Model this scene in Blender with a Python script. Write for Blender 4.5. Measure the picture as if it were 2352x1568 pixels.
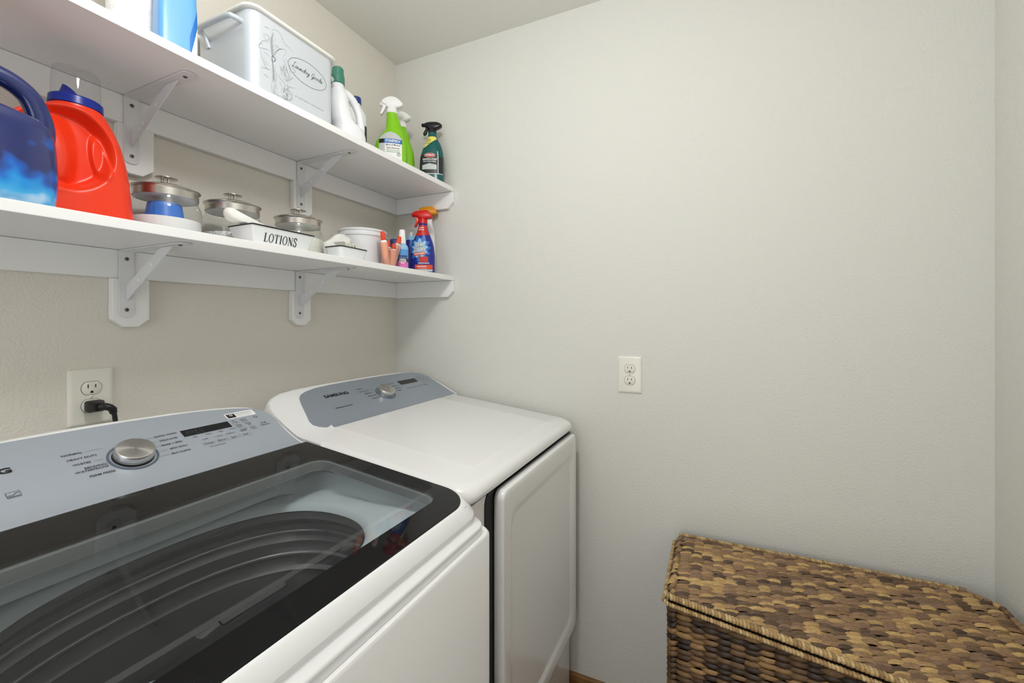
import bpy, bmesh, math, random
from mathutils import Vector, Matrix

for o in list(bpy.data.objects):
    bpy.data.objects.remove(o, do_unlink=True)
S = bpy.context.scene
COL = S.collection
PI = math.pi
rnd = random.Random(7)

# ------------------------------------------------------------------ camera, light, exposure
cam_d = bpy.data.cameras.new('camera')
cam = bpy.data.objects.new('camera', cam_d)
COL.objects.link(cam)
cam.location = (-1.4914, -1.2567, 1.32)
cam.rotation_euler = (PI / 2, 0, math.radians(25.04 - 90))
cam_d.sensor_width = 36
cam_d.lens = 15.138
cam_d.shift_y = -47 / 2352
cam_d.clip_start = 0.01
S.camera = cam

w = bpy.data.worlds.new('fill_world')  # bright surround added as fill, entering through the front wall opening
S.world = w
w.use_nodes = True
w.node_tree.nodes['Background'].inputs[0].default_value = (0.965, 0.985, 1.0, 1)
w.node_tree.nodes['Background'].inputs[1].default_value = 3.0


ld = bpy.data.lights.new('ceiling_globe', 'POINT')
ld.energy = 21
ld.shadow_soft_size = 0.09
ld.color = (1, .99, .98)
lo_ = bpy.data.objects.new('ceiling_globe', ld)
COL.objects.link(lo_)
lo_.location = (-1.18, -0.94, 2.20)
pd_ = bpy.data.lights.new('fill_portal', 'AREA')      # guides sampling of the fill light from the added opening
pd_.shape = 'RECTANGLE'
pd_.size, pd_.size_y = .90, 2.05
pd_.cycles.is_portal = True
po_ = bpy.data.objects.new('fill_portal', pd_)
COL.objects.link(po_)
po_.location = (-2.84, -.85, 1.025)
po_.rotation_euler = (PI / 2, 0, -PI / 2)

S.view_settings.view_transform = 'Standard'
S.view_settings.look = 'None'
S.view_settings.gamma = 1
S.view_settings.use_curve_mapping = False
S.view_settings.exposure = -0.10
S.cycles.use_denoising = True
S.cycles.max_bounces = 10
S.cycles.transparent_max_bounces = 16
S.cycles.caustics_reflective = False
S.cycles.caustics_refractive = False


# ------------------------------------------------------------------ materials
def lin(c):
    c = c / 255
    return c / 12.92 if c <= .04045 else ((c + .055) / 1.055) ** 2.4


def rgb(r, g, b):
    return (lin(r), lin(g), lin(b), 1)


def mat(name, col, rough=.5, metal=0, spec=.5, coat=0, trans=0, ior=1.45, alpha=1, sss=0):
    m = bpy.data.materials.new(name)
    m.use_nodes = True
    b = m.node_tree.nodes['Principled BSDF']
    b.inputs['Base Color'].default_value = col
    b.inputs['Roughness'].default_value = rough
    b.inputs['Metallic'].default_value = metal
    b.inputs['Specular IOR Level'].default_value = spec
    b.inputs['Coat Weight'].default_value = coat
    b.inputs['Coat Roughness'].default_value = .06
    b.inputs['Transmission Weight'].default_value = trans
    b.inputs['IOR'].default_value = ior
    b.inputs['Alpha'].default_value = alpha
    return m


def bump(m, scale, strength, dist=.002, detail=3, rough=.5, coords='Object', stretch=None):
    nt = m.node_tree
    tc = nt.nodes.new('ShaderNodeTexCoord')
    n = nt.nodes.new('ShaderNodeTexNoise')
    n.inputs['Scale'].default_value = scale
    n.inputs['Detail'].default_value = detail
    n.inputs['Roughness'].default_value = rough
    bp = nt.nodes.new('ShaderNodeBump')
    bp.inputs['Strength'].default_value = strength
    bp.inputs['Distance'].default_value = dist
    src = tc.outputs[coords]
    if stretch:
        mp = nt.nodes.new('ShaderNodeMapping')
        mp.inputs['Scale'].default_value = stretch
        nt.links.new(src, mp.inputs[0])
        src = mp.outputs[0]
    nt.links.new(src, n.inputs['Vector'])
    nt.links.new(n.outputs['Fac'], bp.inputs['Height'])
    nt.links.new(bp.outputs[0], nt.nodes['Principled BSDF'].inputs['Normal'])
    return n


def ramp_color(m, fac_socket, stops):
    nt = m.node_tree
    r = nt.nodes.new('ShaderNodeValToRGB')
    e = r.color_ramp.elements
    while len(e) < len(stops):
        e.new(.5)
    for el, (p, c) in zip(e, stops):
        el.position = p
        el.color = c
    nt.links.new(fac_socket, r.inputs[0])
    nt.links.new(r.outputs[0], nt.nodes['Principled BSDF'].inputs['Base Color'])
    return r


def clear(name, tint, ior=1.5, rough=0.0):
    """thin clear sheet: straight-through light with a Fresnel reflection"""
    m = bpy.data.materials.new(name)
    m.use_nodes = True
    nt = m.node_tree
    nt.nodes.remove(nt.nodes['Principled BSDF'])
    out = nt.nodes['Material Output']
    t = nt.nodes.new('ShaderNodeBsdfTransparent')
    t.inputs[0].default_value = tint
    g = nt.nodes.new('ShaderNodeBsdfGlossy')
    g.inputs['Roughness'].default_value = rough
    # Schlick reflectance from the angle to the surface, same on both faces
    ge = nt.nodes.new('ShaderNodeNewGeometry')
    dt = nt.nodes.new('ShaderNodeVectorMath')
    dt.operation = 'DOT_PRODUCT'
    nt.links.new(ge.outputs['Incoming'], dt.inputs[0])
    nt.links.new(ge.outputs['Normal'], dt.inputs[1])
    prev = dt.outputs['Value']
    r0 = ((ior - 1) / (ior + 1)) ** 2
    for op, val in (('ABSOLUTE', None), ('SUBTRACT', 'rev'), ('POWER', 5), ('MULTIPLY', 1 - r0), ('ADD', r0)):
        n = nt.nodes.new('ShaderNodeMath')
        n.operation = op
        n.use_clamp = True
        if val == 'rev':
            n.inputs[0].default_value = 1
            nt.links.new(prev, n.inputs[1])
        else:
            nt.links.new(prev, n.inputs[0])
            if val is not None:
                n.inputs[1].default_value = val
        prev = n.outputs[0]
    mx = nt.nodes.new('ShaderNodeMixShader')
    nt.links.new(prev, mx.inputs[0])
    nt.links.new(t.outputs[0], mx.inputs[1])
    nt.links.new(g.outputs[0], mx.inputs[2])
    nt.links.new(mx.outputs[0], out.inputs[0])
    return m


def wood(name, c1, c2, scale, stretch, rough=.4):
    m = mat(name, c1, rough)
    nt = m.node_tree
    tc = nt.nodes.new('ShaderNodeTexCoord')
    mp = nt.nodes.new('ShaderNodeMapping')
    mp.inputs['Scale'].default_value = stretch
    n = nt.nodes.new('ShaderNodeTexNoise')
    n.inputs['Scale'].default_value = scale
    n.inputs['Detail'].default_value = 6
    nt.links.new(tc.outputs['Object'], mp.inputs[0])
    nt.links.new(mp.outputs[0], n.inputs['Vector'])
    ramp_color(m, n.outputs['Fac'], [(.3, c2), (.7, c1)])
    return m


def paint(name, col, scale=175, strength=.55, dist=.0028):
    m = mat(name, col, .75, spec=.25)
    bump(m, scale, strength, dist, detail=2.5, rough=.55)
    return m


M = {}
M['wall'] = paint('wall paint', rgb(222, 222, 216))
M['wall_warm'] = paint('warm wall paint', rgb(227, 222, 212))
M['ceiling'] = paint('ceiling paint', rgb(232, 231, 225), 90, .35)
M['floor'] = wood('floor planks', rgb(158, 134, 106), rgb(128, 104, 78), 6, (1, 8, 1), .35)
M['oak'] = wood('oak trim', rgb(158, 116, 66), rgb(112, 76, 38), 9, (12, 1.2, 12), .35)
M['shelf'] = mat('white melamine', rgb(242, 242, 241), .35, spec=.4)
M['bracket'] = mat('white painted steel', rgb(226, 226, 228), .35)
M['screw'] = mat('screw steel', rgb(120, 116, 110), .35, metal=1)
M['dark'] = mat('dark recess', rgb(28, 26, 24), .6)
M['plate'] = mat('outlet plastic', rgb(236, 234, 224), .3)
M['black'] = mat('black rubber', rgb(22, 22, 22), .4)
M['enamel'] = mat('white enamel', rgb(238, 238, 238), .22, coat=.6)
M['enamel2'] = mat('white plastic', rgb(238, 239, 240), .28, coat=.3)
M['gasket'] = mat('black gasket', rgb(14, 14, 14), .5)
M['panel'] = mat('brushed grey panel', rgb(186, 194, 205), .36, metal=.5)
bump(M['panel'], 60, .12, .0006, stretch=(1, 30, 30))
M['panel_dark'] = mat('slate grey panel', rgb(164, 173, 185), .36, metal=.5)
bump(M['panel_dark'], 60, .12, .0006, stretch=(1, 30, 30))
M['chrome'] = mat('brushed steel', rgb(205, 203, 198), .25, metal=1)
an = M['brushed'] = mat('radial brushed steel', rgb(206, 204, 200), .27, metal=1)
an.node_tree.nodes['Principled BSDF'].inputs['Anisotropic'].default_value = .85
tg = an.node_tree.nodes.new('ShaderNodeTangent')
tg.direction_type = 'RADIAL'
tg.axis = 'Z'
an.node_tree.links.new(tg.outputs[0], an.node_tree.nodes['Principled BSDF'].inputs['Tangent'])
M['steel'] = mat('lid steel', rgb(196, 192, 186), .28, metal=1)
M['ring'] = mat('ring grey', rgb(92, 102, 116), .4)
M['ink'] = mat('dark print', rgb(58, 64, 74), .5)
M['inkblack'] = mat('black print', rgb(18, 18, 20), .5)
M['display'] = mat('display glass', rgb(20, 22, 24), .15)
M['displayink'] = mat('display marks', rgb(70, 76, 80), .4)
M['white'] = mat('white print', rgb(245, 245, 245), .5)
M['blackglass'] = mat('black printed glass', rgb(24, 24, 25), .03, spec=.22)
M['pane'] = clear('grey lid glass', (.80, .825, .83, 1), 1.72)
M['tub'] = mat('tub cover plastic', rgb(214, 224, 228), .35)
M['drum'] = mat('drum', rgb(146, 146, 148), .36, metal=.35)
M['drumrib'] = mat('drum rib', rgb(176, 176, 178), .3, metal=.6)
M['glass'] = clear('jar glass', (.93, .945, .945, 1), 1.65)
M['clearcap'] = clear('clear plastic', (.95, .955, .965, 1), 1.35)
M['cup'] = clear('cup plastic', (.90, .90, .91, 1), 1.75)
M['whiteplastic'] = mat('white HDPE', rgb(236, 238, 241), .38)
M['red'] = mat('red HDPE', rgb(234, 58, 26), .33)
M['blue'] = mat('navy HDPE', rgb(28, 40, 96), .16, coat=.5)
M['bluecap'] = mat('blue cap', rgb(8, 38, 140), .25)
M['capdark'] = mat('dark cap', rgb(38, 44, 56), .3)
M['green'] = mat('lime HDPE', rgb(134, 204, 20), .3)
M['teal'] = mat('teal plastic', rgb(18, 92, 92), .22)
M['blackpl'] = mat('black plastic', rgb(20, 20, 22), .3)
M['greencap'] = mat('green cap', rgb(64, 128, 108), .35)
M['navycap'] = mat('navy cap', rgb(36, 62, 130), .35)
M['redtrig'] = mat('red trigger plastic', rgb(206, 28, 22), .3)
M['orangetrig'] = mat('orange trigger plastic', rgb(236, 150, 20), .3)
M['oxiblue'] = mat('deep blue plastic', rgb(36, 44, 140), .25)
M['sky'] = mat('sky blue plastic', rgb(96, 160, 220), .3)
M['lightblue'] = mat('pale blue label', rgb(150, 200, 236), .4)
M['pink'] = mat('pink label', rgb(226, 120, 190), .4)
M['plum'] = mat('plum label', rgb(58, 38, 84), .4)
M['redlabel'] = mat('red label', rgb(200, 40, 34), .4)
M['orangelabel'] = mat('orange label', rgb(226, 78, 40), .4)
M['bluelabel'] = mat('mid blue label', rgb(30, 110, 190), .4)
M['yellow'] = mat('yellow label', rgb(240, 230, 110), .4)
M['darklabel'] = mat('charcoal label', rgb(44, 44, 50), .35)
M['greylabel'] = mat('grey label', rgb(200, 204, 206), .4)
M['greenprint'] = mat('green print', rgb(60, 150, 60), .5)
M['peach'] = mat('peach gel tube', rgb(250, 178, 148), .4)
M['orangecap'] = mat('orange cap', rgb(238, 76, 40), .4)
M['bin'] = mat('galvanised white tin', rgb(214, 220, 226), .3, metal=.25)
M['rimgrey'] = mat('grey rim plastic', rgb(130, 134, 136), .35)
M['sketch'] = mat('sketch ink', rgb(150, 154, 158), .6)
M['sketchdark'] = mat('sketch ink dark', rgb(92, 94, 98), .6)
M['tray'] = mat('white enamelware', rgb(236, 240, 241), .3)
M['powder'] = mat('white powder', rgb(240, 240, 240), .9)
M['cloth'] = mat('white cloth', rgb(236, 236, 232), .85)
M['cream'] = mat('cream sheet', rgb(236, 235, 224), .85)
M['scoop'] = mat('blue scoop', rgb(50, 120, 216), .35)
M['sparkle'] = mat('salt granules', rgb(226, 226, 222), .7)
nn = bump(M['sparkle'], 420, 1.0, .004, detail=1)
ramp_color(M['sparkle'], nn.outputs['Fac'], [(.30, rgb(176, 176, 172)), (.48, rgb(240, 240, 238))])

# navy bottle with a pale misty lower shrink-sleeve print
m = M['sleeve'] = mat('blue bubble sleeve', rgb(30, 60, 150), .16, coat=.5)
nt = m.node_tree
tc = nt.nodes.new('ShaderNodeTexCoord')
n1 = nt.nodes.new('ShaderNodeTexNoise')
n1.inputs['Scale'].default_value = 34
n1.inputs['Detail'].default_value = 1.0
sp = nt.nodes.new('ShaderNodeSeparateXYZ')
nt.links.new(tc.outputs['Object'], n1.inputs['Vector'])
nt.links.new(tc.outputs['Object'], sp.inputs[0])
mr = nt.nodes.new('ShaderNodeMapRange')
mr.inputs['From Min'].default_value = 0.066
mr.inputs['From Max'].default_value = 0.0
nt.links.new(sp.outputs[2], mr.inputs['Value'])
ad = nt.nodes.new('ShaderNodeMath')
ad.operation = 'ADD'
sb = nt.nodes.new('ShaderNodeMath')
sb.operation = 'MULTIPLY_ADD'
sb.inputs[1].default_value = 1.1
sb.inputs[2].default_value = -.55
nt.links.new(n1.outputs['Fac'], sb.inputs[0])
nt.links.new(sb.outputs[0], ad.inputs[0])
nt.links.new(mr.outputs[0], ad.inputs[1])
ramp_color(m, ad.outputs[0], [(.12, rgb(36, 46, 102)), (.36, rgb(22, 92, 190)), (.55, rgb(20, 140, 220)),
                              (.85, rgb(60, 170, 230)), (1.0, rgb(170, 210, 242))])

# woven hyacinth, every strand its own shade
def weave_mat(name, stops):
    m = mat(name, rgb(120, 90, 55), .42)
    nt = m.node_tree
    g = nt.nodes.new('ShaderNodeNewGeometry')
    r = ramp_color(m, g.outputs['Random Per Island'], stops)
    n = bump(m, 120, .6, .0015, detail=5, stretch=(5, 1, 5))
    mx = nt.nodes.new('ShaderNodeMix')
    mx.data_type = 'RGBA'
    mx.blend_type = 'MULTIPLY'
    mx.inputs[0].default_value = .7
    cr = nt.nodes.new('ShaderNodeValToRGB')
    cr.color_ramp.elements[0].position = .3
    cr.color_ramp.elements[0].color = (.35, .3, .26, 1)
    cr.color_ramp.elements[1].position = .62
    nt.links.new(n.outputs['Fac'], cr.inputs[0])
    nt.links.new(r.outputs[0], mx.inputs[6])
    nt.links.new(cr.outputs[0], mx.inputs[7])
    nt.links.new(mx.outputs[2], nt.nodes['Principled BSDF'].inputs['Base Color'])
    return m


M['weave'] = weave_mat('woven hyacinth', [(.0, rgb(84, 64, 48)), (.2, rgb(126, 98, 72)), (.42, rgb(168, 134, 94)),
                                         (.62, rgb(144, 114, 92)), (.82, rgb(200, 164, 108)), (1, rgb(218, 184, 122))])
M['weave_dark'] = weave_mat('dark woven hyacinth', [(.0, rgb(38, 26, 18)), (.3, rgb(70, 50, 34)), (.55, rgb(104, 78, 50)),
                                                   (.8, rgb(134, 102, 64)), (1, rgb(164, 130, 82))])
M['rope'] = weave_mat('seagrass rope', [(.0, rgb(160, 128, 86)), (.5, rgb(200, 168, 116)), (1, rgb(222, 198, 148))])
M['basketcore'] = mat('basket core', rgb(40, 28, 20), .9)


# ------------------------------------------------------------------ mesh helpers
class MB:
    def __init__(s):
        s.v = []
        s.f = []
        s.m = []
        s.mi = 0

    def add(s, verts, faces):
        o = len(s.v)
        s.v += [tuple(p) for p in verts]
        for f in faces:
            s.f.append([i + o for i in f])
            s.m.append(s.mi)
        return s

    def box(s, x0, x1, y0, y1, z0, z1):
        return s.add([(x0, y0, z0), (x1, y0, z0), (x1, y1, z0), (x0, y1, z0), (x0, y0, z1), (x1, y0, z1), (x1, y1, z1), (x0, y1, z1)],
                     [(0, 3, 2, 1), (4, 5, 6, 7), (0, 1, 5, 4), (1, 2, 6, 5), (2, 3, 7, 6), (3, 0, 4, 7)])

    def loft(s, loops, cap0=True, cap1=True, closed=True):
        n = len(loops[0])
        o = len(s.v)
        for l in loops:
            s.v += [tuple(p) for p in l]
        k = n if closed else n - 1
        for i in range(len(loops) - 1):
            for j in range(k):
                a = o + i * n + j
                b = o + i * n + (j + 1) % n
                s.f.append([a, b, b + n, a + n])
                s.m.append(s.mi)
        if cap0:
            s.f.append([o + j for j in range(n)][::-1])
            s.m.append(s.mi)
        if cap1:
            q = o + (len(loops) - 1) * n
            s.f.append([q + j for j in range(n)])
            s.m.append(s.mi)
        return s

    def lathe(s, prof, cx=0, cy=0, n=40, cap0=True, cap1=True):
        loops = [[(cx + r * math.cos(2 * PI * k / n), cy + r * math.sin(2 * PI * k / n), z) for k in range(n)] for r, z in prof]
        return s.loft(loops, cap0, cap1)

    def tube(s, pts, r, n=10, closed=False, sub=0):
        pts = [Vector(p) for p in pts]
        if sub:
            pts = smooth_path(pts, sub, closed)
        rs = r if isinstance(r, (list, tuple)) else None
        loops = []
        up = None
        L = len(pts)
        for i, p in enumerate(pts):
            if closed:
                d = pts[(i + 1) % L] - pts[i - 1]
            else:
                d = pts[min(i + 1, L - 1)] - pts[max(i - 1, 0)]
            d.normalize()
            if up is None:
                up = Vector((0, 0, 1)) if abs(d.z) < .9 else Vector((1, 0, 0))
            a = d.cross(up)
            a.normalize()
            up = a.cross(d)
            if rs:
                t = i / (L - 1) * (len(rs) - 1)
                k = min(int(t), len(rs) - 2)
                rr = rs[k] + (rs[k + 1] - rs[k]) * (t - k)
            else:
                rr = r
            loops.append([p + a * rr * math.cos(2 * PI * k / n) + up * rr * math.sin(2 * PI * k / n) for k in range(n)])
        if closed:
            loops.append(loops[0])
        return s.loft(loops, not closed, not closed)

    def prism(s, poly, z0, z1, axis='z'):
        """poly: list of 2D points; axis: extrusion axis"""
        def P(a, b, c):
            return {'z': (a, b, c), 'y': (a, c, b), 'x': (c, a, b)}[axis]
        return s.loft([[P(a, b, z0) for a, b in poly], [P(a, b, z1) for a, b in poly]])

    def pillow(s, poly, t, bev, axis='y', c=0):
        """prism with softened rims"""
        cx = sum(p[0] for p in poly) / len(poly)
        cy = sum(p[1] for p in poly) / len(poly)
        sz = max(max(abs(p[0] - cx), abs(p[1] - cy)) for p in poly)
        def P(a, b, d):
            return {'z': (a, b, d), 'y': (a, d, b), 'x': (d, a, b)}[axis]
        loops = []
        for d, k in ((-t / 2, bev), (-t / 2 + bev * .3, bev * .3), (-t / 2 + bev, 0), (t / 2 - bev, 0), (t / 2 - bev * .3, bev * .3), (t / 2, bev)):
            f = 1 - k / sz
            loops.append([P(cx + (a - cx) * f, cy + (b - cy) * f, c + d) for a, b in poly])
        return s.loft(loops)


def smooth_path(P, sub, closed=False):
    P = [Vector(p) for p in P]
    out = []
    L = len(P)
    rng = range(L) if closed else range(L - 1)
    for i in rng:
        if closed:
            a, b, c, d = P[i - 1], P[i], P[(i + 1) % L], P[(i + 2) % L]
        else:
            a, b, c, d = P[max(i - 1, 0)], P[i], P[i + 1], P[min(i + 2, L - 1)]
        for k in range(sub):
            t = k / sub
            out.append(.5 * ((2 * b) + (c - a) * t + (2 * a - 5 * b + 4 * c - d) * t * t + (3 * b - a - 3 * c + d) * t ** 3))
    if not closed:
        out.append(P[-1])
    return out


def obj(name, mb, m, parent=None, smooth=35, bev=0, seg=2, recalc=True):
    me = bpy.data.meshes.new(name)
    me.from_pydata(mb.v, [], mb.f)
    mats = m if isinstance(m, (list, tuple)) else [m]
    for x in mats:
        me.materials.append(M[x] if isinstance(x, str) else x)
    if any(mb.m):
        me.polygons.foreach_set('material_index', mb.m)
    if recalc:
        bm = bmesh.new()
        bm.from_mesh(me)
        bmesh.ops.recalc_face_normals(bm, faces=bm.faces)
        bm.to_mesh(me)
        bm.free()
    if smooth:
        me.shade_smooth()
        me.set_sharp_from_angle(angle=math.radians(smooth))
    o = bpy.data.objects.new(name, me)
    COL.objects.link(o)
    if parent is not None:
        o.parent = parent
    if bev:
        md = o.modifiers.new('bevel', 'BEVEL')
        md.width = bev
        md.segments = seg
        md.limit_method = 'ANGLE'
        md.angle_limit = math.radians(40)
        md.harden_normals = False
    return o


def tag(o, label, cat, group=None, kind=None):
    o['label'] = label
    o['category'] = cat
    if group:
        o['group'] = group
    if kind:
        o['kind'] = kind
    return o


def thing(name, label, cat, loc=(0, 0, 0), rz=0, group=None):
    o = bpy.data.objects.new(name, None)
    COL.objects.link(o)
    o.location = loc
    o.rotation_euler = (0, 0, math.radians(rz))
    o.empty_display_size = .05
    return tag(o, label, cat, group)


def struct(name, mb, m, **k):
    o = obj(name, mb, m, **k)
    o['kind'] = 'structure'
    return o


def rrect(x0, x1, y0, y1, r, n=6, r2=None):
    """rounded rectangle, r for the y0 corners, r2 for the y1 corners"""
    r2 = r if r2 is None else r2
    out = []
    for cx, cy, rr, a0 in ((x1 - r, y0 + r, r, -90), (x1 - r2, y1 - r2, r2, 0), (x0 + r2, y1 - r2, r2, 90), (x0 + r, y0 + r, r, 180)):
        for k in range(n + 1):
            a = math.radians(a0 + 90 * k / n)
            out.append((cx + rr * math.cos(a), cy + rr * math.sin(a)))
    return out


def interp(tab, x):
    if x <= tab[0][0]:
        return tab[0][1]
    for (a, b), (c, d) in zip(tab, tab[1:]):
        if x <= c:
            return b + (d - b) * (x - a) / (c - a)
    return tab[-1][1]


def spline_rows(secs, n):
    """secs: rows (z, a, b, cx, cy, e); monotone-ish resample"""
    out = []
    N = len(secs)
    for i in range(N - 1):
        p0, p1, p2, p3 = secs[max(i - 1, 0)], secs[i], secs[i + 1], secs[min(i + 2, N - 1)]
        sharp = abs(p2[0] - p1[0]) < .0045
        k = 1 if sharp else n
        for j in range(k):
            t = j / k
            if sharp:
                out.append(tuple(u + (v - u) * t for u, v in zip(p1, p2)))
            else:
                row = []
                for a, b, c, d in zip(p0, p1, p2, p3):
                    m1 = (c - a) / 2 if (c - b) * (b - a) > 0 else 0
                    m2 = (d - b) / 2 if (d - c) * (c - b) > 0 else 0
                    h = t * t * t
                    q = t * t
                    row.append((2 * h - 3 * q + 1) * b + (h - 2 * q + t) * m1 + (-2 * h + 3 * q) * c + (h - q) * m2)
                row[0] = p1[0] + (p2[0] - p1[0]) * t
                out.append(tuple(row))
    out.append(secs[-1])
    return out


class Bottle:
    """blow-moulded bottle; sections (z, half width, half depth, cx, cy, exponent); front is -Y"""

    def __init__(s, secs, n=48, sub=5, dent=None):
        s.rows = spline_rows(secs, sub)
        s.n = n
        s.dent = dent

    def at(s, z):
        R = s.rows
        for p, q in zip(R, R[1:]):
            if p[0] <= z <= q[0] and q[0] > p[0]:
                t = (z - p[0]) / (q[0] - p[0])
                return [u + (v - u) * t for u, v in zip(p, q)]
        return R[-1] if z > R[-1][0] else R[0]

    def front(s, x, z, off=0):
        _, a, b, cx, cy, e = s.at(z)
        u = min(abs((x - cx) / a), .999)
        y = cy - b * (1 - u ** e) ** (1 / e)
        if s.dent:
            y += s.dent(x, z)
        return y - off

    def mesh(s):
        mb = MB()
        loops = []
        for z, a, b, cx, cy, e in s.rows:
            l = []
            for k in range(s.n):
                t = 2 * PI * k / s.n
                c, d = math.cos(t), math.sin(t)
                x = cx + a * math.copysign(abs(c) ** (2 / e), c)
                y = cy + b * math.copysign(abs(d) ** (2 / e), d)
                if s.dent and d < 0:
                    y += s.dent(x, z) * min(1, (cy - y) / b * 2)
                l.append((x, y, z))
            loops.append(l)
        mb.loft(loops)
        return mb

    def patch(s, x0, x1, z0, z1, fn, nx=40, nz=50, off=.0006):
        """label skin; fn(u, v, x, z) gives a material slot or None"""
        mb = MB()
        g = {}
        for j in range(nz + 1):
            for i in range(nx + 1):
                z = z0 + (z1 - z0) * j / nz
                _, a, b, cx, cy, e = s.at(z)
                x = x0 + (x1 - x0) * i / nx
                x = min(max(x, cx - a * .985), cx + a * .985)
                g[i, j] = (x, s.front(x, z, off), z)
        idx = {}
        for j in range(nz):
            for i in range(nx):
                r = fn((i + .5) / nx, (j + .5) / nz, x0 + (x1 - x0) * (i + .5) / nx, z0 + (z1 - z0) * (j + .5) / nz)
                if r is None:
                    continue
                ids = []
                for c in ((i, j), (i + 1, j), (i + 1, j + 1), (i, j + 1)):
                    if c not in idx:
                        idx[c] = len(mb.v)
                        mb.v.append(g[c])
                    ids.append(idx[c])
                mb.f.append(ids)
                mb.m.append(r)
        return mb


def text_mb(body, size, place, shear=0, bold=0, align='CENTER', width=None, dens=0):
    """lettering as flat faces; place(u, v) -> xyz"""
    cu = bpy.data.curves.new('t', 'FONT')
    cu.body = body
    cu.size = size
    cu.shear = shear
    cu.align_x = align
    cu.align_y = 'CENTER'
    cu.offset = bold
    cu.resolution_u = 3
    ob = bpy.data.objects.new('t', cu)
    COL.objects.link(ob)
    bpy.context.view_layer.update()
    dg = bpy.context.evaluated_depsgraph_get()
    me = bpy.data.meshes.new_from_object(ob.evaluated_get(dg))
    xs = [v.co.x for v in me.vertices] or [0]
    k = 1
    if width:
        k = width / (max(xs) - min(xs))
    mb = MB()
    mb.v = [tuple(place(v.co.x * k, v.co.y)) for v in me.vertices]
    mb.f = [list(p.vertices) for p in me.polygons]
    mb.m = [0] * len(mb.f)
    bpy.data.objects.remove(ob, do_unlink=True)
    bpy.data.curves.remove(cu)
    bpy.data.meshes.remove(me)
    return mb


def join(a, b, mi=None):
    o = len(a.v)
    a.v += b.v
    a.f += [[i + o for i in f] for f in b.f]
    a.m += [mi if mi is not None else q for q in b.m]
    return a


def plane_place(o, r, u):
    o, r, u = Vector(o), Vector(r).normalized(), Vector(u).normalized()
    return lambda a, b: o + r * a + u * b


def stroke(mb, pts, wd, place, sub=4, taper=False):
    P = smooth_path([Vector((p[0], p[1], 0)) for p in pts], sub) if sub else [Vector((p[0], p[1], 0)) for p in pts]
    L = []
    R = []
    for i, p in enumerate(P):
        d = P[min(i + 1, len(P) - 1)] - P[max(i - 1, 0)]
        if d.length < 1e-9:
            d = Vector((1, 0, 0))
        d.normalize()
        nrm = Vector((-d.y, d.x, 0))
        t = i / max(1, len(P) - 1)
        k = wd / 2 * ((.35 + .65 * math.sin(PI * t)) if taper else 1)
        L.append(place(*(p + nrm * k)[:2]))
        R.append(place(*(p - nrm * k)[:2]))
    o = len(mb.v)
    mb.v += [tuple(q) for q in L] + [tuple(q) for q in R]
    n = len(P)
    for i in range(n - 1):
        mb.f.append([o + i, o + i + 1, o + n + i + 1, o + n + i])
        mb.m.append(mb.mi)
    return mb


#@@SETTING
# ------------------------------------------------------------------ the room
XL = -2.75
YR = -1.897
ZC = 2.4374
mb = MB().box(XL, .12, -2.0, .12, -.08, 0)
struct('floor', mb, 'floor', smooth=0)
struct('ceiling', MB().box(XL, .12, -2.0, .12, ZC, ZC + .08), 'ceiling', smooth=0)
struct('wall_left', MB().box(XL, 0, 0, .12, 0, ZC), 'wall_warm', smooth=0)
struct('wall_back', MB().box(0, .12, -2.0, .12, 0, ZC), 'wall', smooth=0)
wf = MB().box(XL - .1, XL, -.40, .12, 0, ZC)
wf.box(XL - .1, XL, -2.0, -1.30, 0, ZC)
wf.box(XL - .1, XL, -1.30, -.40, 2.05, ZC)            # above an opening added behind the camera to let fill light in
struct('wall_front', wf, 'wall', smooth=0)
wr = MB().box(XL, 0, YR - .1, YR, 0, ZC)
struct('wall_right', wr, 'wall', smooth=0)


def base_profile(sg):
    return [(0, 0), (.013 * sg, 0), (.013 * sg, .046), (.010 * sg, .054), (.010 * sg, .058), (.005 * sg, .0655), (0, .0655)]


mb = MB()
mb.loft([[(-a, y, b) for a, b in base_profile(1)] for y in (YR, 0)])
struct('baseboard_back', mb, 'oak', smooth=0)
mb = MB()
mb.loft([[(x, -a, b) for a, b in base_profile(1)] for x in (XL, -.013)])
struct('baseboard_left', mb, 'oak', smooth=0)
mb = MB()
mb.loft([[(x, YR + a, b) for a, b in base_profile(1)] for x in (XL, -.013)])
struct('baseboard_right', mb, 'oak', smooth=0)

#@@SHELVES
ZL, ZU = 1.484, 1.844          # undersides of the two shelf boards
TH = .019
XS = -2.1
ZLT, ZUT = ZL + TH, ZU + TH


def shelf(z, label):
    t = thing('wall_shelf', label, 'shelf', (XS / 2, 0, z))
    ox = -XS / 2
    obj('shelf_board', MB().box(XS / 2, ox - .002, -.302, -.0005, 0, TH), 'shelf', t, smooth=0, bev=.0012)
    obj('back_cleat', MB().box(XS / 2, ox - .0005, -.018, -.0005, -.065, -.0006), 'shelf', t, smooth=0, bev=.001)
    poly = [(-.0185, -.0006), (-.0185, -.0665), (-.279, -.0665), (-.303, -.043), (-.303, -.0008)]
    obj('end_cleat', MB().prism(poly, ox - .0185, ox - .0008, 'x'), 'shelf', t, smooth=0, bev=.001)
    return t


shelf(ZL, 'lower white wall shelf, holding canisters and detergent jugs')
shelf(ZU, 'upper white wall shelf, holding the tin bin and spray bottles')


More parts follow.
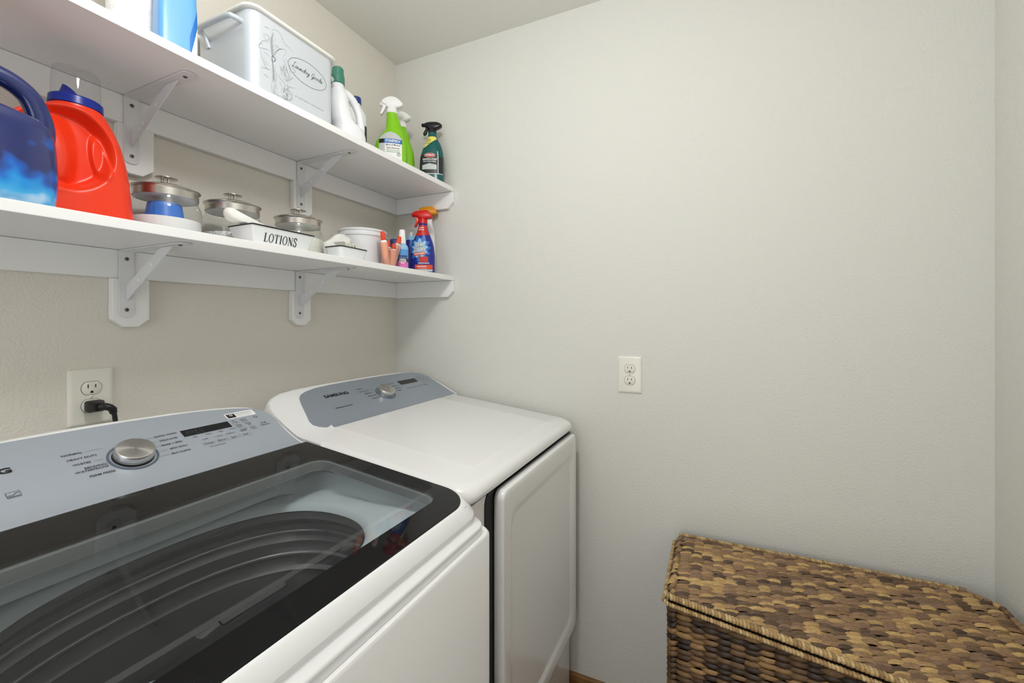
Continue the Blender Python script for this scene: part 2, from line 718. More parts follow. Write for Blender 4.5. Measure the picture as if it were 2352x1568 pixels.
def bracket(x, z, wall_only, label):
    t = thing('shelf_bracket', label, 'bracket', (x, 0, z), 0, 'steel brackets under the shelves')
    # wooden mounting block below the cleat, chamfered foot
    hw = .0355
    poly = [(-hw, -.0655), (-hw, -.160), (-hw + .022, -.178), (hw - .022, -.178), (hw, -.160), (hw, -.0655)]
    o = obj('mounting_block', MB().prism(poly, -.0195, -.0006, 'y'), 'shelf', t, smooth=0, bev=.0012)
    # L strip: one sheet folded at the top
    sx = -.010
    n = 8
    pts = []
    w2 = .0145
    mb = MB()
    vs = [(sx - w2, -.001), (sx - w2, -.145)]
    for k in range(1, n):
        a = PI + PI * k / n
        vs.append((sx + w2 * math.cos(a), -.145 + w2 * .8 * math.sin(a)))
    vs += [(sx + w2, -.145), (sx + w2, -.001)]
    obj('vertical_arm', MB().prism(vs, -.0222, -.0199, 'y'), 'bracket', t, smooth=30, bev=.0006, seg=1)
    hs = [(sx - w2, -.0199), (sx - w2, -.248)]
    for k in range(1, n):
        a = PI + PI * k / n
        hs.append((sx + w2 * math.cos(a), -.248 + w2 * math.sin(a)))
    hs += [(sx + w2, -.248), (sx + w2, -.0199)]
    obj('shelf_arm', MB().prism(hs, -.0032, -.0006, 'z'), 'bracket', t, smooth=30, bev=.0006, seg=1)
    # diagonal brace: a flat bar on edge, cut to sit on both arms, with punched holes
    bar = [(-.0224, -.081), (-.0224, -.117), (-.211, -.0035), (-.163, -.0035)]
    br = obj('diagonal_brace', MB().prism(bar, sx - .0012, sx + .0012, 'x'), 'bracket', t, smooth=0, bev=.0004, seg=1)
    for f, r in ((.20, .0030), (.30, .0042), (.63, .0042)):
        cy = -.0224 + (-.187 + .0224) * f
        cz = -.099 + (-.0035 + .099) * f
        ring = [(sx - .00135, cy + r * math.cos(2 * PI * k / 16), cz + r * math.sin(2 * PI * k / 16)) for k in range(16)]
        obj('punched_hole', MB().add(ring, [list(range(16))]), 'white', br, smooth=0)

    def screw(p, ax):
        mb = MB()
        prof = [(.0001, .0020), (.0028, .0017), (.0043, .0005), (.0043, 0)]
        loops = []
        for r, h in prof:
            l = []
            for k in range(14):
                a = 2 * PI * k / 14
                u, v = r * math.cos(a), r * math.sin(a)
                l.append((p[0] + u, p[1] - h, p[2] + v) if ax == 'y' else (p[0] + u, p[1] + v, p[2] - h))
            loops.append(l)
        mb.loft(loops)
        mb.mi = 1
        for a in (.5, .5 + PI / 2):
            dx, dz = math.cos(a), math.sin(a)
            q = []
            for s1, s2 in ((1, 1), (1, -1), (-1, -1), (-1, 1)):
                u, v = dx * .0026 * s1 - dz * .0006 * s2, dz * .0026 * s1 + dx * .0006 * s2
                q.append((p[0] + u, p[1] - .0021, p[2] + v) if ax == 'y' else (p[0] + u, p[1] + v, p[2] - .0021))
            mb.add(q, [(0, 1, 2, 3)])
        obj('screw', mb, ['screw', 'dark'], t, recalc=False)
    screw((sx, -.0222, -.020), 'y')
    screw((sx, -.0222, -.138), 'y')
    screw((sx, -.236, -.0032), 'z')
    return t


bracket(-.9535, ZL, False, 'white steel bracket under the lower shelf, above the plugged in outlet')
bracket(-.491, ZL, False, 'white steel bracket under the lower shelf, above the gap between washer and dryer')
bracket(-.944, ZU, False, 'white steel bracket under the upper shelf, behind the red detergent jug')
bracket(-.486, ZU, False, 'white steel bracket under the upper shelf, above the smallest looking canister')

#@@OUTLETS


def outlet(name, label, loc, rz, ivory):
    t = thing(name, label, 'outlet', loc, rz)
    hw, hh = .0385, .0615
    lo = []
    for d, i in ((0, 0), (-.003, 0), (-.0055, .003), (-.0062, .007)):
        lo.append([(a, d - .0002, b) for a, b in rrect(-hw + i, hw - i, -hh + i, hh - i, .003, 3)])
    obj('cover_plate', MB().loft(lo), 'plate', t, smooth=40)
    for s in (1, -1):
        zc = .0195 * s
        # flattened-circle face
        pts = []
        for k in range(40):
            a = 2 * PI * k / 40
            x, z = .0172 * math.cos(a), .0172 * math.sin(a)
            pts.append((x, zc + max(-.0142, min(.0142, z))))
        ring = [(x * 1.05, zc + (z - zc) * 1.05) for x, z in pts]
        mb = MB()
        mb.loft([[(a, -.0060, b) for a, b in ring], [(a, -.00655, b) for a, b in ring]])
        r = obj('receptacle', MB().loft([[(a, -.006, b) for a, b in pts], [(a, -.0078, b) for a, b in pts],
                                         [(a * .96, -.0083, zc + (b - zc) * .96) for a, b in pts]]), 'plate', t, smooth=40)
        obj('receptacle_gap', mb, 'dark', r, smooth=0)
        sm = MB()
        for sx, h in ((-.0064, .0042), (.0064, .0034)):
            sm.add([(sx - .001, -.0085, zc + .0045 - h), (sx + .001, -.0085, zc + .0045 - h), (sx + .001, -.0085, zc + .0045 + h), (sx - .001, -.0085, zc + .0045 + h)], [(0, 1, 2, 3)])
        c = [(.0026 * math.cos(PI * k / 8), -.0085, zc - .0085 + .003 * math.sin(PI * k / 8)) for k in range(9)]
        c += [(-.0026, -.0085, zc - .0108), (.0026, -.0085, zc - .0108)]
        sm.add(c, [list(range(len(c)))])
        obj('slot', sm, 'dark', r, smooth=0, recalc=False)
    mb = MB()
    mb.loft([[(r * math.cos(2 * PI * k / 14), y, r * math.sin(2 * PI * k / 14)) for k in range(14)] for r, y in ((.0036, -.006), (.0034, -.0075), (.0022, -.0082))])
    mb.mi = 1
    mb.add([(-.0022, -.0084, -.0016), (-.0016, -.0084, -.0022), (.0022, -.0084, .0016), (.0016, -.0084, .0022)], [(0, 1, 2, 3)])
    obj('screw', mb, ['plate', 'dark'], t, recalc=False)
    return t


outlet('wall_outlet', 'ivory duplex wall outlet with a black plug in its lower socket', (-1.0205, 0, 1.152), 0, False)
outlet('wall_outlet', 'ivory duplex wall outlet with both sockets free, on the bare wall', (0, -1.0015, 1.139), -90, True)

# cord plugged into the lower socket
t = thing('power_cord', 'black power cord plugged into the wall outlet, hanging behind the washer', 'cord', (-1.0205, -.012, 1.1325))
mb = MB()
mb.loft([[(a, y, b) for a, b in rrect(-hx, hx, -hz, hz, .004, 3)] for y, hx, hz in ((.0034, .013, .011), (-.002, .0145, .0125), (-.016, .0145, .0125), (-.022, .012, .0105), (-.030, .010, .009))])
pl = obj('plug', mb, 'black', t, smooth=50)
mb = MB()
pth = [(0.002, -.028, 0), (.010, -.036, -.001), (.017, -.040, -.006), (.0205, -.040, -.016)]
mb.tube(pth, [.0085, .0080, .0075, .0068], 12, sub=6)
for k in range(3):
    c = smooth_path(pth, 6)[4 + 4 * k]
    mb.lathe([(.0092, c.z - .0012), (.0092, c.z + .0012)], c.x, c.y, 12)
obj('strain_relief', mb, 'black', t, smooth=50)
mb = MB()
mb.tube([(.0205, -.040, -.012), (.023, -.041, -.035), (.024, -.044, -.08), (.022, -.05, -.2), (.02, -.06, -.5), (.03, -.07, -.9)], .0046, 12, sub=6)
obj('cable', mb, 'black', t, smooth=60)

#@@WASHER
KL = .112


def zlid(y):
    return 1.0391 + KL * (y + .4057)


def console(t, x0, x1, prof, ytop, yback, zlow, yfoot, mname):
    """console housing lofted through stations along x"""
    loops = []
    for x in x0:
        yt = ytop(x)
        yf = yfoot(x)
        l = []
        n = 9
        for k in range(n):
            y = yf + (yt - yf) * k / (n - 1)
            l.append((x, y, prof(y)))
        zt = prof(yt)
        l.append((x, yt + .008, zt + .0015))
        l.append((x, yt + .018, zt - .003))
        l.append((x, yt + .026, zt - .015))
        l.append((x, max(yback, yt + .030), zt - .06))
        l.append((x, max(yback, yt + .030), zlow))
        l.append((x, yf, zlow))
        loops.append(l)
    return obj('console', MB().loft(loops), mname, t, smooth=50)


WX0, WX1 = -1.482, -.778
wa = thing('washing_machine', 'white top load washer with a dark glass lid, left of the dryer', 'washer', (-1.13, -.52, 0))
WO = Vector((1.13, .52, 0))


def shift(mb, off):
    mb.v = [(a + off[0], b + off[1], c + off[2]) for a, b, c in mb.v]
    return mb


def wobj(name, mb, m, parent=None, **k):
    """part of the washer: built in world space, stored relative to the washer's base"""
    return obj(name, shift(mb, WO), m, parent or wa, **k)


# cabinet: front panel has a raised top lip, big corner radii
lo = []
for z, i in ((.03, .006), (.035, 0), (.932, 0), (.9360, .0025), (.9362, .014)):
    lo.append([(a, b, z) for a, b in rrect(WX0 + i, WX1 - i - .001, -.889 + i, -.165 - i, .03, 6, .01)])
wobj('cabinet', MB().loft(lo, True, False), 'enamel', smooth=40)
for sx in (-1.42, -.84):
    for sy in (-.84, -.22):
        wobj('foot', MB().lathe([(.022, 0), (.022, .012), (.012, .016), (.012, .034)], sx, sy, 16), 'black')

# moulded ridge between cabinet and lid frame
lo = []
for z, i in ((.9350, .010), (.9385, .0085), (.9440, .0100), (.9490, .0085), (.9535, .0110), (.9560, .022), (.966, .026)):
    lo.append([(a, b, z) for a, b in rrect(WX0 + i, WX1 - i, -.889 + i, -.19, .035, 8, .01)])
wobj('top_rim', MB().loft(lo, False, False), 'enamel2', smooth=60)


def bowed(pts, x0, x1, y0, amt=.009):
    xc = (x0 + x1) / 2
    hw = (x1 - x0) / 2
    out = []
    for a, b in pts:
        wgt = max(0, min(1, (-.62 - b) / .2))
        out.append((a, b + amt * ((a - xc) / hw) ** 2 * wgt))
    return out


# lid frame (white) : ring from outer skirt to the window
GX0, GX1, GY0, GY1 = -1.471, -.789, -.8555, -.4035
IX0, IX1, IY0, IY1 = -1.434, -.826, -.8085, -.492
lo = []
for ins, dz, fr, exf in ((.006, -.060, .05, .004), (.005, -.036, .052, .009), (.0012, -.0265, .055, .0165), (.0, -.0225, .055, .0185), (.0006, -.0195, .055, .0182), (.0095, -.0038, .06, .0055), (.0110, -.0010, .061, .0030), (.0125, 0, .062, .0012), (.014, .0002, .062, 0)):
    l = bowed(rrect(GX0 - .013 + ins, GX1 + .013 - ins, GY0 - exf, GY1 + .002, fr, 10, .004), GX0, GX1, GY0)
    lo.append([(a, b, zlid(b) + dz if dz > -.03 else min(zlid(b) + dz, zlid(b) - .03)) for a, b in l])
ring_in = bowed(rrect(IX0 - .008, IX1 + .008, IY0 - .008, IY1 + .008, .035, 10, .03), IX0, IX1, IY0)
lo.append([(a, b, zlid(b) - .0022) for a, b in ring_in])
lo.append([(a, b, zlid(b) - .030) for a, b in ring_in])
wobj('lid_frame', MB().loft(lo, False, False), 'enamel2', smooth=50)

# printed black border of the lid glass
gl = bowed(rrect(GX0, GX1, GY0, GY1, .062, 10, .003), GX0, GX1, GY0)
il = bowed(rrect(IX0, IX1, IY0, IY1, .036, 10, .03), IX0, IX1, IY0)
lo = [[(a, b, zlid(b) - .0018) for a, b in gl], [(a, b, zlid(b) + .0016) for a, b in gl],
      [(a, b, zlid(b) + .0022) for a, b in bowed(rrect(GX0 + .0012, GX1 - .0012, GY0 + .0012, GY1 - .0012, .061, 10, .003), GX0, GX1, GY0)],
      [(a, b, zlid(b) + .0022) for a, b in il], [(a, b, zlid(b) - .0018) for a, b in il]]
lid = wobj('lid', MB().loft(lo, False, False), 'blackglass', smooth=8)
wobj('lid_window', MB().add([(a, b, zlid(b) + .0021) for a, b in il], [list(range(len(il)))]), 'pane', smooth=0)

# inner rim seen through the glass
ri = bowed(rrect(IX0 - .0075, IX1 + .0075, IY0 - .0075, IY1 + .0075, .035, 10, .03), IX0, IX1, IY0)
r2 = bowed(rrect(IX0 + .004, IX1 - .004, IY0 + .004, IY1 - .004, .033, 10, .028), IX0, IX1, IY0)
lo = [[(a, b, zlid(b) - .003) for a, b in ri], [(a, b, zlid(b) - .006) for a, b in r2], [(a, b, zlid(b) - .022) for a, b in r2], [(a, b, zlid(b) - .022) for a, b in ri]]
wobj('lid_inner_rim', MB().loft(lo, False, False), 'rimgrey', smooth=40)

# tub cover with its oval mouth, and the drum below
TCX, TCY, TZ = -1.095, -.577, .945


def oval(a, b, z, e=2.35, n=64, cx=TCX, cy=TCY, pw=1):
    out = []
    for k in range(n):
        t = 2 * PI * k / n
        c, d = math.cos(t), math.sin(t)
        out.append((cx + a * math.copysign(abs(c) ** (2 / e), c), cy + b * math.copysign(abs(d) ** (2 / e), d), z))
    return out


def rect_like(x0, x1, y0, y1, z, n=64):
    """same vertex count as the oval, pushed out to a rectangle"""
    out = []
    cx, cy = TCX, TCY
    for k in range(n):
        t = 2 * PI * k / n
        c, d = math.cos(t), math.sin(t)
        s = 1e9
        if c > 1e-6: s = min(s, (x1 - cx) / c)
        if c < -1e-6: s = min(s, (x0 - cx) / c)
        if d > 1e-6: s = min(s, (y1 - cy) / d)
        if d < -1e-6: s = min(s, (y0 - cy) / d)
        out.append((cx + c * s, cy + d * s, z))
    return out


lo = [rect_like(-1.462, -.800, -.852, -.425, .985), rect_like(-1.452, -.812, -.842, -.435, .958), oval(.285, .215, .950), oval(.250, .184, TZ + .002), oval(.240, .174, TZ - .002), oval(.236, .170, TZ - .012)]
wobj('tub_cover', MB().loft(lo, False, False), 'tub', smooth=50)
lo = [oval(.252, .188, TZ - .010), oval(.240, .176, TZ - .016), oval(.240, .177, TZ - .030), oval(.246, .183, TZ - .034)]
wobj('drum_ring', MB().loft(lo, False, False), 'drumrib', smooth=30)
prof = [(.246, .183, -.034), (.262, .198, -.05), (.262, .198, -.075), (.256, .193, -.082), (.262, .198, -.089), (.262, .198, -.135), (.256, .193, -.142), (.262, .198, -.149), (.262, .198, -.50), (.22, .16, -.55), (.03, .03, -.56)]
wobj('drum', MB().loft([oval(a, b, TZ + z) for a, b, z in prof], False, True), 'drum', smooth=40)

for zz in (-.062, -.108):
    wobj('drum_rib', MB().tube(oval(.2585, .1945, TZ + zz), .0045, 8, closed=True), 'drumrib', smooth=60)


# console
def wprof(y):
    if y >= -.36:
        return 1.125 + .525 * (y + .226)
    return interp([(-.41, 1.0385), (-.40, 1.0400), (-.385, 1.0440), (-.372, 1.0492), (-.36, 1.05465)], y)


wtop = [(-.40, -.226 + .0), (0, 0)]
WEND = [(-.30, -.226), (-.275, -.228), (-.23, -.232), (-.205, -.240), (-.18, -.252), (-.165, -.262), (-.150, -.278), (-.140, -.300), (-.133, -.335)]
# distance from the console's end -> top edge y
ENDW = [(0, -.345), (.003, -.310), (.008, -.283), (.018, -.263), (.032, -.252), (.055, -.244), (.10, -.236), (.18, -.228), (.30, -.2235), (.34, -.223)]
CX0, CX1 = -1.465, -.795
st = sorted(set([CX1 - d for d, _ in ENDW] + [CX0 + d for d, _ in ENDW] + [-1.13]))


def wyt(x):
    d = min(CX1 + .004 - x, x - CX0 + .004)
    return interp(ENDW, max(0, d))


console(wa, st, None, wprof, wyt, -.165, .95, lambda x: -.402, 'enamel2')
shiftc = [c for c in wa.children if c.name == 'console'][0]
shiftc.data.transform(Matrix.Translation(WO))


def panel_sheet(rows, prof, xl, xr, off=.0012, nx=30):
    mb = MB()
    nrm = Vector((0, -.46, .888)) * off
    for y in rows:
        a, b = xl(y), xr(y)
        for i in range(nx + 1):
            x = a + (b - a) * i / nx
            mb.v.append((x, y + nrm.y, prof(y) + nrm.z))
    for j in range(len(rows) - 1):
        for i in range(nx):
            p = j * (nx + 1) + i
            mb.f.append([p, p + 1, p + nx + 2, p + nx + 1])
            mb.m.append(0)
    return mb


WXR = [(-.401, -.7995), (-.335, -.7985), (-.300, -.7955), (-.283, -.797), (-.270, -.803), (-.258, -.815), (-.250, -.835), (-.243, -.865), (-.238, -.895), (-.233, -.94), (-.2305, -.98), (-.2275, -1.05), (-.2270, -1.10)]
rows = [-.401, -.395, -.39, -.385, -.38, -.375, -.37, -.36, -.34, -.32, -.30] + [y for y, _ in WXR[3:]]
panel = wobj('control_panel', panel_sheet(rows, wprof, lambda y: -2.26 - interp(WXR, y), lambda y: interp(WXR, y)), 'panel', smooth=60, recalc=False)


def on_w(x, y, off=.0020):
    """placement on the washer's panel; text runs along x, up the slope"""
    return plane_place((x + WO.x, y + WO.y - .46 * off, 1.125 + .525 * (y + .226) + .888 * off), (1, 0, 0), (0, 1, .525))


# knob with bezel ring
kx, ky = -1.080, -.3165
kz = 1.125 + .525 * (ky + .226)
ax = Vector((0, -.465, .885))
au = Vector((1, 0, 0))
av = Vector((0, .885, .465))


def disc_loops(c, prof, n=48):
    return [[c + au * r * math.cos(2 * PI * k / n) + av * r * math.sin(2 * PI * k / n) + ax * h for k in range(n)] for r, h in prof]




def make_knob(c, parent, prof):
    o = obj('knob', MB().lathe(prof, 0, 0, 48), 'brushed', parent, smooth=30)
    o.matrix_local = Matrix.Translation(c) @ Matrix((au, av, ax)).transposed().to_4x4()
    return o


kc = Vector((kx, ky, kz))
wobj('knob_bezel', MB().loft(disc_loops(kc, [(.0365, .001), (.0365, .0022), (.0330, .0024), (.0330, .0012)]), False, False), 'ring', panel, smooth=40)
wobj('knob_seat', MB().loft(disc_loops(kc, [(.0300, .001), (.0300, .0024), (.0280, .0026)]), True, True), 'dark', panel, smooth=40)
make_knob(kc + WO, panel, [(.0275, .002), (.0288, .004), (.0295, .008), (.0285, .0175), (.0275, .0190), (.0265, .0193), (.0001, .0186)])
# display, sticker
mb = MB()
dq = [(-.988, -.2985), (-.8945, -.2985), (-.8945, -.2810), (-.988, -.2810)]


def pq(q, off):
    return [(x, y - .46 * off, 1.125 + .525 * (y + .226) + .888 * off) for x, y in q]


mb.loft([pq(dq, .001), pq(dq, .0022)])
disp = wobj('display', mb, 'display', panel, smooth=0)
dm = MB()
P = on_w(-.968, -.2895, .0026)
for k in range(4):
    stroke(dm, [(-.014 + k * .0085, -.004), (-.012 + k * .0085, .004)], .0008, P, 0)
    stroke(dm, [(-.011 + k * .0085, -.004), (-.009 + k * .0085, .004)], .0008, P, 0)
join(dm, text_mb('Wash  Rinse  Spin', .0042, on_w(-.964, -.296, .0026)))
obj('display_segments', dm, 'displayink', disp, smooth=0, recalc=False)
mb = MB()
sq = [(-.8885, -.2755), (-.8245, -.2755), (-.8245, -.2585), (-.8885, -.2585)]
mb.loft([pq(sq, .001), pq(sq, .0018)])
stk = wobj('sticker', mb, 'white', panel, smooth=0)
mb = MB()
s2 = [(-.8865, -.2735), (-.8685, -.2735), (-.8685, -.2605), (-.8865, -.2605)]
mb.add(pq(s2, .0020), [(0, 1, 2, 3)])
wobj('sticker_block', mb, 'inkblack', stk, smooth=0, recalc=False)
mb = text_mb('Deep\nFill', .0066, on_w(-.8775, -.2635, .0023), bold=.0001)
obj('sticker_lettering', mb, 'white', stk, smooth=0, recalc=False)
mb = MB()
for k in range(4):
    stroke(mb, [(-.020, .0045 - k * .0036), (.019 - (k % 2) * .006, .0045 - k * .0036)], .0011 if k == 0 else .0005, on_w(-.8465, -.267, .0022), 0)
obj('sticker_fine_print', mb, 'ink', stk, smooth=0, recalc=False)

# printed programme names with leader lines
mb = MB()
for i, tx in enumerate(['NORMAL', 'HEAVY DUTY', 'WHITES', 'BEDDING/\nWATERPROOF', 'PERM PRESS']):
    yy = [-.283, -.2955, -.308, -.3225, -.339][i]
    xr = [-1.137, -1.122, -1.135, -1.118, -1.115][i]
    join(mb, text_mb(tx, .0064, on_w(xr, yy), align='RIGHT', bold=.00008))
    e = [-1.111, -1.117, -1.119, -1.117, -1.111][i]
    if e - xr > .006:
        stroke(mb, [(.003, 0), (e - xr, 0)], .0004, on_w(xr, yy), 0)
obj('programme_lettering', mb, 'ink', panel, smooth=0, recalc=False)
mb = MB()
for i, tx in enumerate(['QUICK WASH', 'DELICATES', 'RINSE + SPIN', 'SPIN ONLY', 'SELF CLEAN']):
    yy = [-.283, -.2955, -.308, -.3205, -.333][i]
    xl = [-1.034, -1.030, -1.033, -1.025, -1.029][i]
    join(mb, text_mb(tx, .0062, on_w(xl, yy), align='LEFT', bold=.00008))
    s = [-1.048, -1.043, -1.041, -1.043, -1.047][i]
    stroke(mb, [(s - xl, 0), (-.003, 0)], .0004, on_w(xl, yy), 0)
obj('programme_lettering', mb, 'ink', panel, smooth=0, recalc=False)
mb = text_mb('SAMSUNG', .0165, on_w(-1.2195, -.2885), align='RIGHT', bold=.0006, width=.098)
obj('brand_lettering', mb, 'inkblack', panel, smooth=0, recalc=False)
# touch buttons and indicator words
mb = MB()
for i, (x, y, a, b) in enumerate([(-.960, -.3285, 'Temp', 'Cold'), (-.934, -.3285, 'Rinse', '1 more'), (-.909, -.3285, 'Spin', 'Medium'), (-.884, -.3285, 'Soil', 'Light')]):
    join(mb, text_mb(a, .0075, on_w(x, y)))
    join(mb, text_mb(b, .0055, on_w(x, y + .0125)))
    stroke(mb, [(-.011, .004), (-.011, -.005), (.011, -.005), (.011, .004)], .0004, on_w(x, y), 0)
for i, tx in enumerate(['Hot', 'Extra', 'High', 'Heavy']):
    join(mb, text_mb(tx, .0052, on_w(-.972 + i * .025, -.3045)))
join(mb, text_mb('Pre-treatment', .0052, on_w(-.948, -.339)))
for j, row in enumerate([['Pre\nSoak', 'Extra\nRinse'], ['Delay\nStart', 'Deep\nFill'], ['Sound\nOff', 'Smart\nCare']]):
    for i, tx in enumerate(row):
        join(mb, text_mb(tx, .0058, on_w(-.882 + i * .021 + j * .002, -.286 - j * .0145)))
        if j < 2:
            stroke(mb, [(-.008, -.0075), (.008, -.0075)], .0003, on_w(-.882 + i * .021 + j * .002, -.286 - j * .0145), 0)
# power symbol and play-pause
P = on_w(-.832, -.2835)
stroke(mb, [(.0038 * math.sin(a), .0038 * math.cos(a)) for a in [.6 + k * (2 * PI - 1.2) / 14 for k in range(15)]], .0009, P, 0)
stroke(mb, [(0, .0045), (0, .0008)], .0009, P, 0)
P = on_w(-.828, -.307)
stroke(mb, [(-.005, .0035), (-.005, -.0035), (.0005, 0), (-.005, .0035)], .0009, P, 0)
stroke(mb, [(.0025, .0035), (.0025, -.0035)], .0009, P, 0)
stroke(mb, [(.0050, .0035), (.0050, -.0035)], .0009, P, 0)
stroke(mb, [(-.009, -.0085), (.010, -.0085)], .0006, P, 0)
join(mb, text_mb('Hold to Start', .0045, on_w(-.828, -.313)))
obj('button_lettering', mb, 'ink', panel, smooth=0, recalc=False)
mb = MB()
# energy mark, lower left
P = on_w(-1.2315, -.3365)
stroke(mb, [(-.007, -.006), (.007, -.006), (.007, .006), (-.007, .006), (-.007, -.006)], .0007, P, 0)
stroke(mb, [(-.006, -.001), (-.001, -.0015), (.002, .002), (.006, .003)], .0009, P, 2)
stroke(mb, [(-.006, -.004), (.006, -.004)], .0009, P, 0)
stroke(mb, [(.007 * math.cos(a) - .0245, .0045 * math.sin(a)) for a in [2 * PI * k / 20 for k in range(21)]], .0012, P, 0)
join(mb, text_mb('CR', .006, on_w(-1.256, -.3365)))
obj('certification_marks', mb, 'ink', panel, smooth=0, recalc=False)

#@@DRYER
DX0, DX1 = -.748, -.028
dr = thing('clothes_dryer', 'white front load dryer standing in the corner, right of the washer', 'dryer', (-.39, -.48, 0))
DO = Vector((.39, .48, 0))


def dobj(name, mb, m, parent=None, **k):
    return obj(name, shift(mb, DO), m, parent or dr, **k)


def ztop(y):
    return 1.031 + KL * (y + .33)


lo = []
for z, i in ((.03, .006), (.036, 0), (.936, 0)):
    lo.append([(a, b, z) for a, b in rrect(DX0 + .003 + i, DX1 - .003 - i, -.803 + i, -.13 - i, .022, 6, .01)])
dobj('cabinet', MB().loft(lo), 'enamel', smooth=40)
for sx in (-.69, -.09):
    for sy in (-.77, -.19):
        dobj('foot', MB().lathe([(.022, 0), (.022, .012), (.012, .016), (.012, .034)], sx, sy, 16), 'black')
# black recess behind the door
q = rrect(-.664, -.040, .285, .943, .03, 6)
dobj('door_recess', MB().loft([[(a, -.8025, b) for a, b in q], [(a, -.8055, b) for a, b in q]]), 'gasket', smooth=0)
# top panel
lo = []


def dz_top(b, k):
    t = max(0, min(1, (-.785 - b) / .03))
    return .934 + (.947 - .934) * t


rings = [(0.004, None, .040), (.0, None, .042), (0, -.018, .045), (.0025, -.0105, .046), (.007, -.005, .048), (.014, -.0015, .05), (.023, 0, .052), (.10, .0, .05), (.108, .0014, .05), (.118, .0018, .05)]
for j, (i, dz, r) in enumerate(rings):
    back = -.285 if i < .05 else -.295 - (i - .10)
    l = rrect(DX0 + i, DX1 - i, -.8175 + i * (.55 if i > .05 else 1), back, max(.012, r - i * .3), 8, .003 if i < .05 else .02)
    if dz is None:
        lo.append([(a, b, dz_top(b, 0) + (.003 if j else 0)) for a, b in l])
    else:
        lo.append([(a, b, ztop(b) + dz) for a, b in l])
dobj('top_panel', MB().loft(lo, False, True), 'enamel', smooth=60)


# console
def dprof(y):
    if y < -.33:
        return ztop(y)
    return interp([(-.33, 1.0310), (-.315, 1.0365), (-.30, 1.0440), (-.15, 1.1195), (-.10, 1.145)], y)


ENDD = [(0, -.275), (.004, -.240), (.012, -.212), (.025, -.190), (.045, -.174), (.075, -.162), (.12, -.155), (.2, -.151), (.36, -.150)]
EX0, EX1 = -.749, -.027
st = sorted(set([EX1 - d for d, _ in ENDD] + [EX0 + d for d, _ in ENDD]))


def dyt(x):
    return interp(ENDD, max(0, min(EX1 - x, x - EX0)))


FOOT = [(-.76, -.408), (-.748, -.402), (-.71, -.368), (-.68, -.345), (-.645, -.3315), (-.60, -.331)]


def dfoot(x):
    return interp(FOOT, x)


console(dr, st, None, lambda y: dprof(y) + .0008, dyt, -.12, .95, dfoot, 'enamel2')
[c for c in dr.children if c.name.startswith('console')][0].data.transform(Matrix.Translation(DO))
DXL = [(-.3295, -.640), (-.322, -.655), (-.310, -.676), (-.299, -.684), (-.285, -.683), (-.25, -.667), (-.209, -.649), (-.190, -.638), (-.178, -.624), (-.168, -.600), (-.160, -.560), (-.156, -.50), (-.1545, -.42)]
DXR = [(-.3295, -.040), (-.25, -.042), (-.207, -.0455), (-.185, -.056), (-.172, -.075), (-.163, -.10), (-.158, -.14), (-.156, -.20), (-.1545, -.30)]
rows = sorted(set([-.3295, -.326, -.322, -.316, -.310, -.30] + [y for y, _ in DXL] + [y for y, _ in DXR]))
dpanel = dobj('control_panel', panel_sheet(rows, lambda y: dprof(y) + .0008, lambda y: interp(DXL, y), lambda y: interp(DXR, y)), 'panel_dark', smooth=60, recalc=False)


def on_d(x, y, off=.0028):
    return plane_place((x + DO.x, y + DO.y - .46 * off, 1.044 + .5033 * (y + .30) + .888 * off), (1, 0, 0), (0, 1, .5033))


def pd(q, off):
    return [(x, y - .46 * off, 1.044 + .5033 * (y + .30) + .888 * off) for x, y in q]


kc = Vector((-.343, -.243, 1.044 + .5033 * .057 + .0008))
av = Vector((0, .893, .4495))
ax = Vector((0, -.4495, .893))
dobj('knob_bezel', MB().loft(disc_loops(kc, [(.0350, .001), (.0350, .0022), (.0325, .0024), (.0325, .0012)]), False, False), 'ring', dpanel, smooth=40)
make_knob(kc + DO, dpanel, [(.0275, .001), (.0288, .004), (.0295, .008), (.0285, .0185), (.0275, .0200), (.0265, .0203), (.0001, .0196)])
q = [(-.231, -.2195), (-.1335, -.2195), (-.1335, -.1985), (-.231, -.1985)]
dobj('display', MB().loft([pd(q, .001), pd(q, .003)]), 'display', dpanel, smooth=0)
mb = text_mb('SAMSUNG', .0185, on_d(-.519, -.206), bold=.0005, width=.092)
obj('brand_lettering', mb, 'inkblack', dpanel, smooth=0, recalc=False)
mb = text_mb('Moisture Sensor', .0070, on_d(-.540, -.2605), width=.066, bold=.0002)
obj('sensor_lettering', mb, 'ink', dpanel, smooth=0, recalc=False)
mb = MB()
for i, tx in enumerate(['NORMAL', 'HEAVY DUTY', 'BEDDING', 'PERM PRESS', 'DELICATES']):
    join(mb, text_mb(tx, .0075, on_d([-.405, -.392, -.392, -.384, -.382][i], -.2015 - i * .0135), align='RIGHT'))
obj('programme_lettering', mb, 'ink', dpanel, smooth=0, recalc=False)
mb = MB()
for i, tx in enumerate(['TIME DRY', 'QUICK DRY', 'AIR FLUFF', 'STEAM']):
    join(mb, text_mb(tx, .0070, on_d([-.287, -.282, -.281, -.283][i], -.205 - i * .0135), align='LEFT'))
obj('programme_lettering', mb, 'ink', dpanel, smooth=0, recalc=False)
mb = MB()
for j, y in enumerate((-.200, -.2145, -.229)):
    for i in range(3):
        join(mb, text_mb(['Wrinkle\nPrevent', 'Drum\nLight', 'Power', 'Alarm\nOff', 'Smart\nCare', 'Start', 'Dry\nLevel', 'Temp', 'Time'][j * 3 + i], .0056, on_d(-.118 + i * .022 + j * .003, y)))
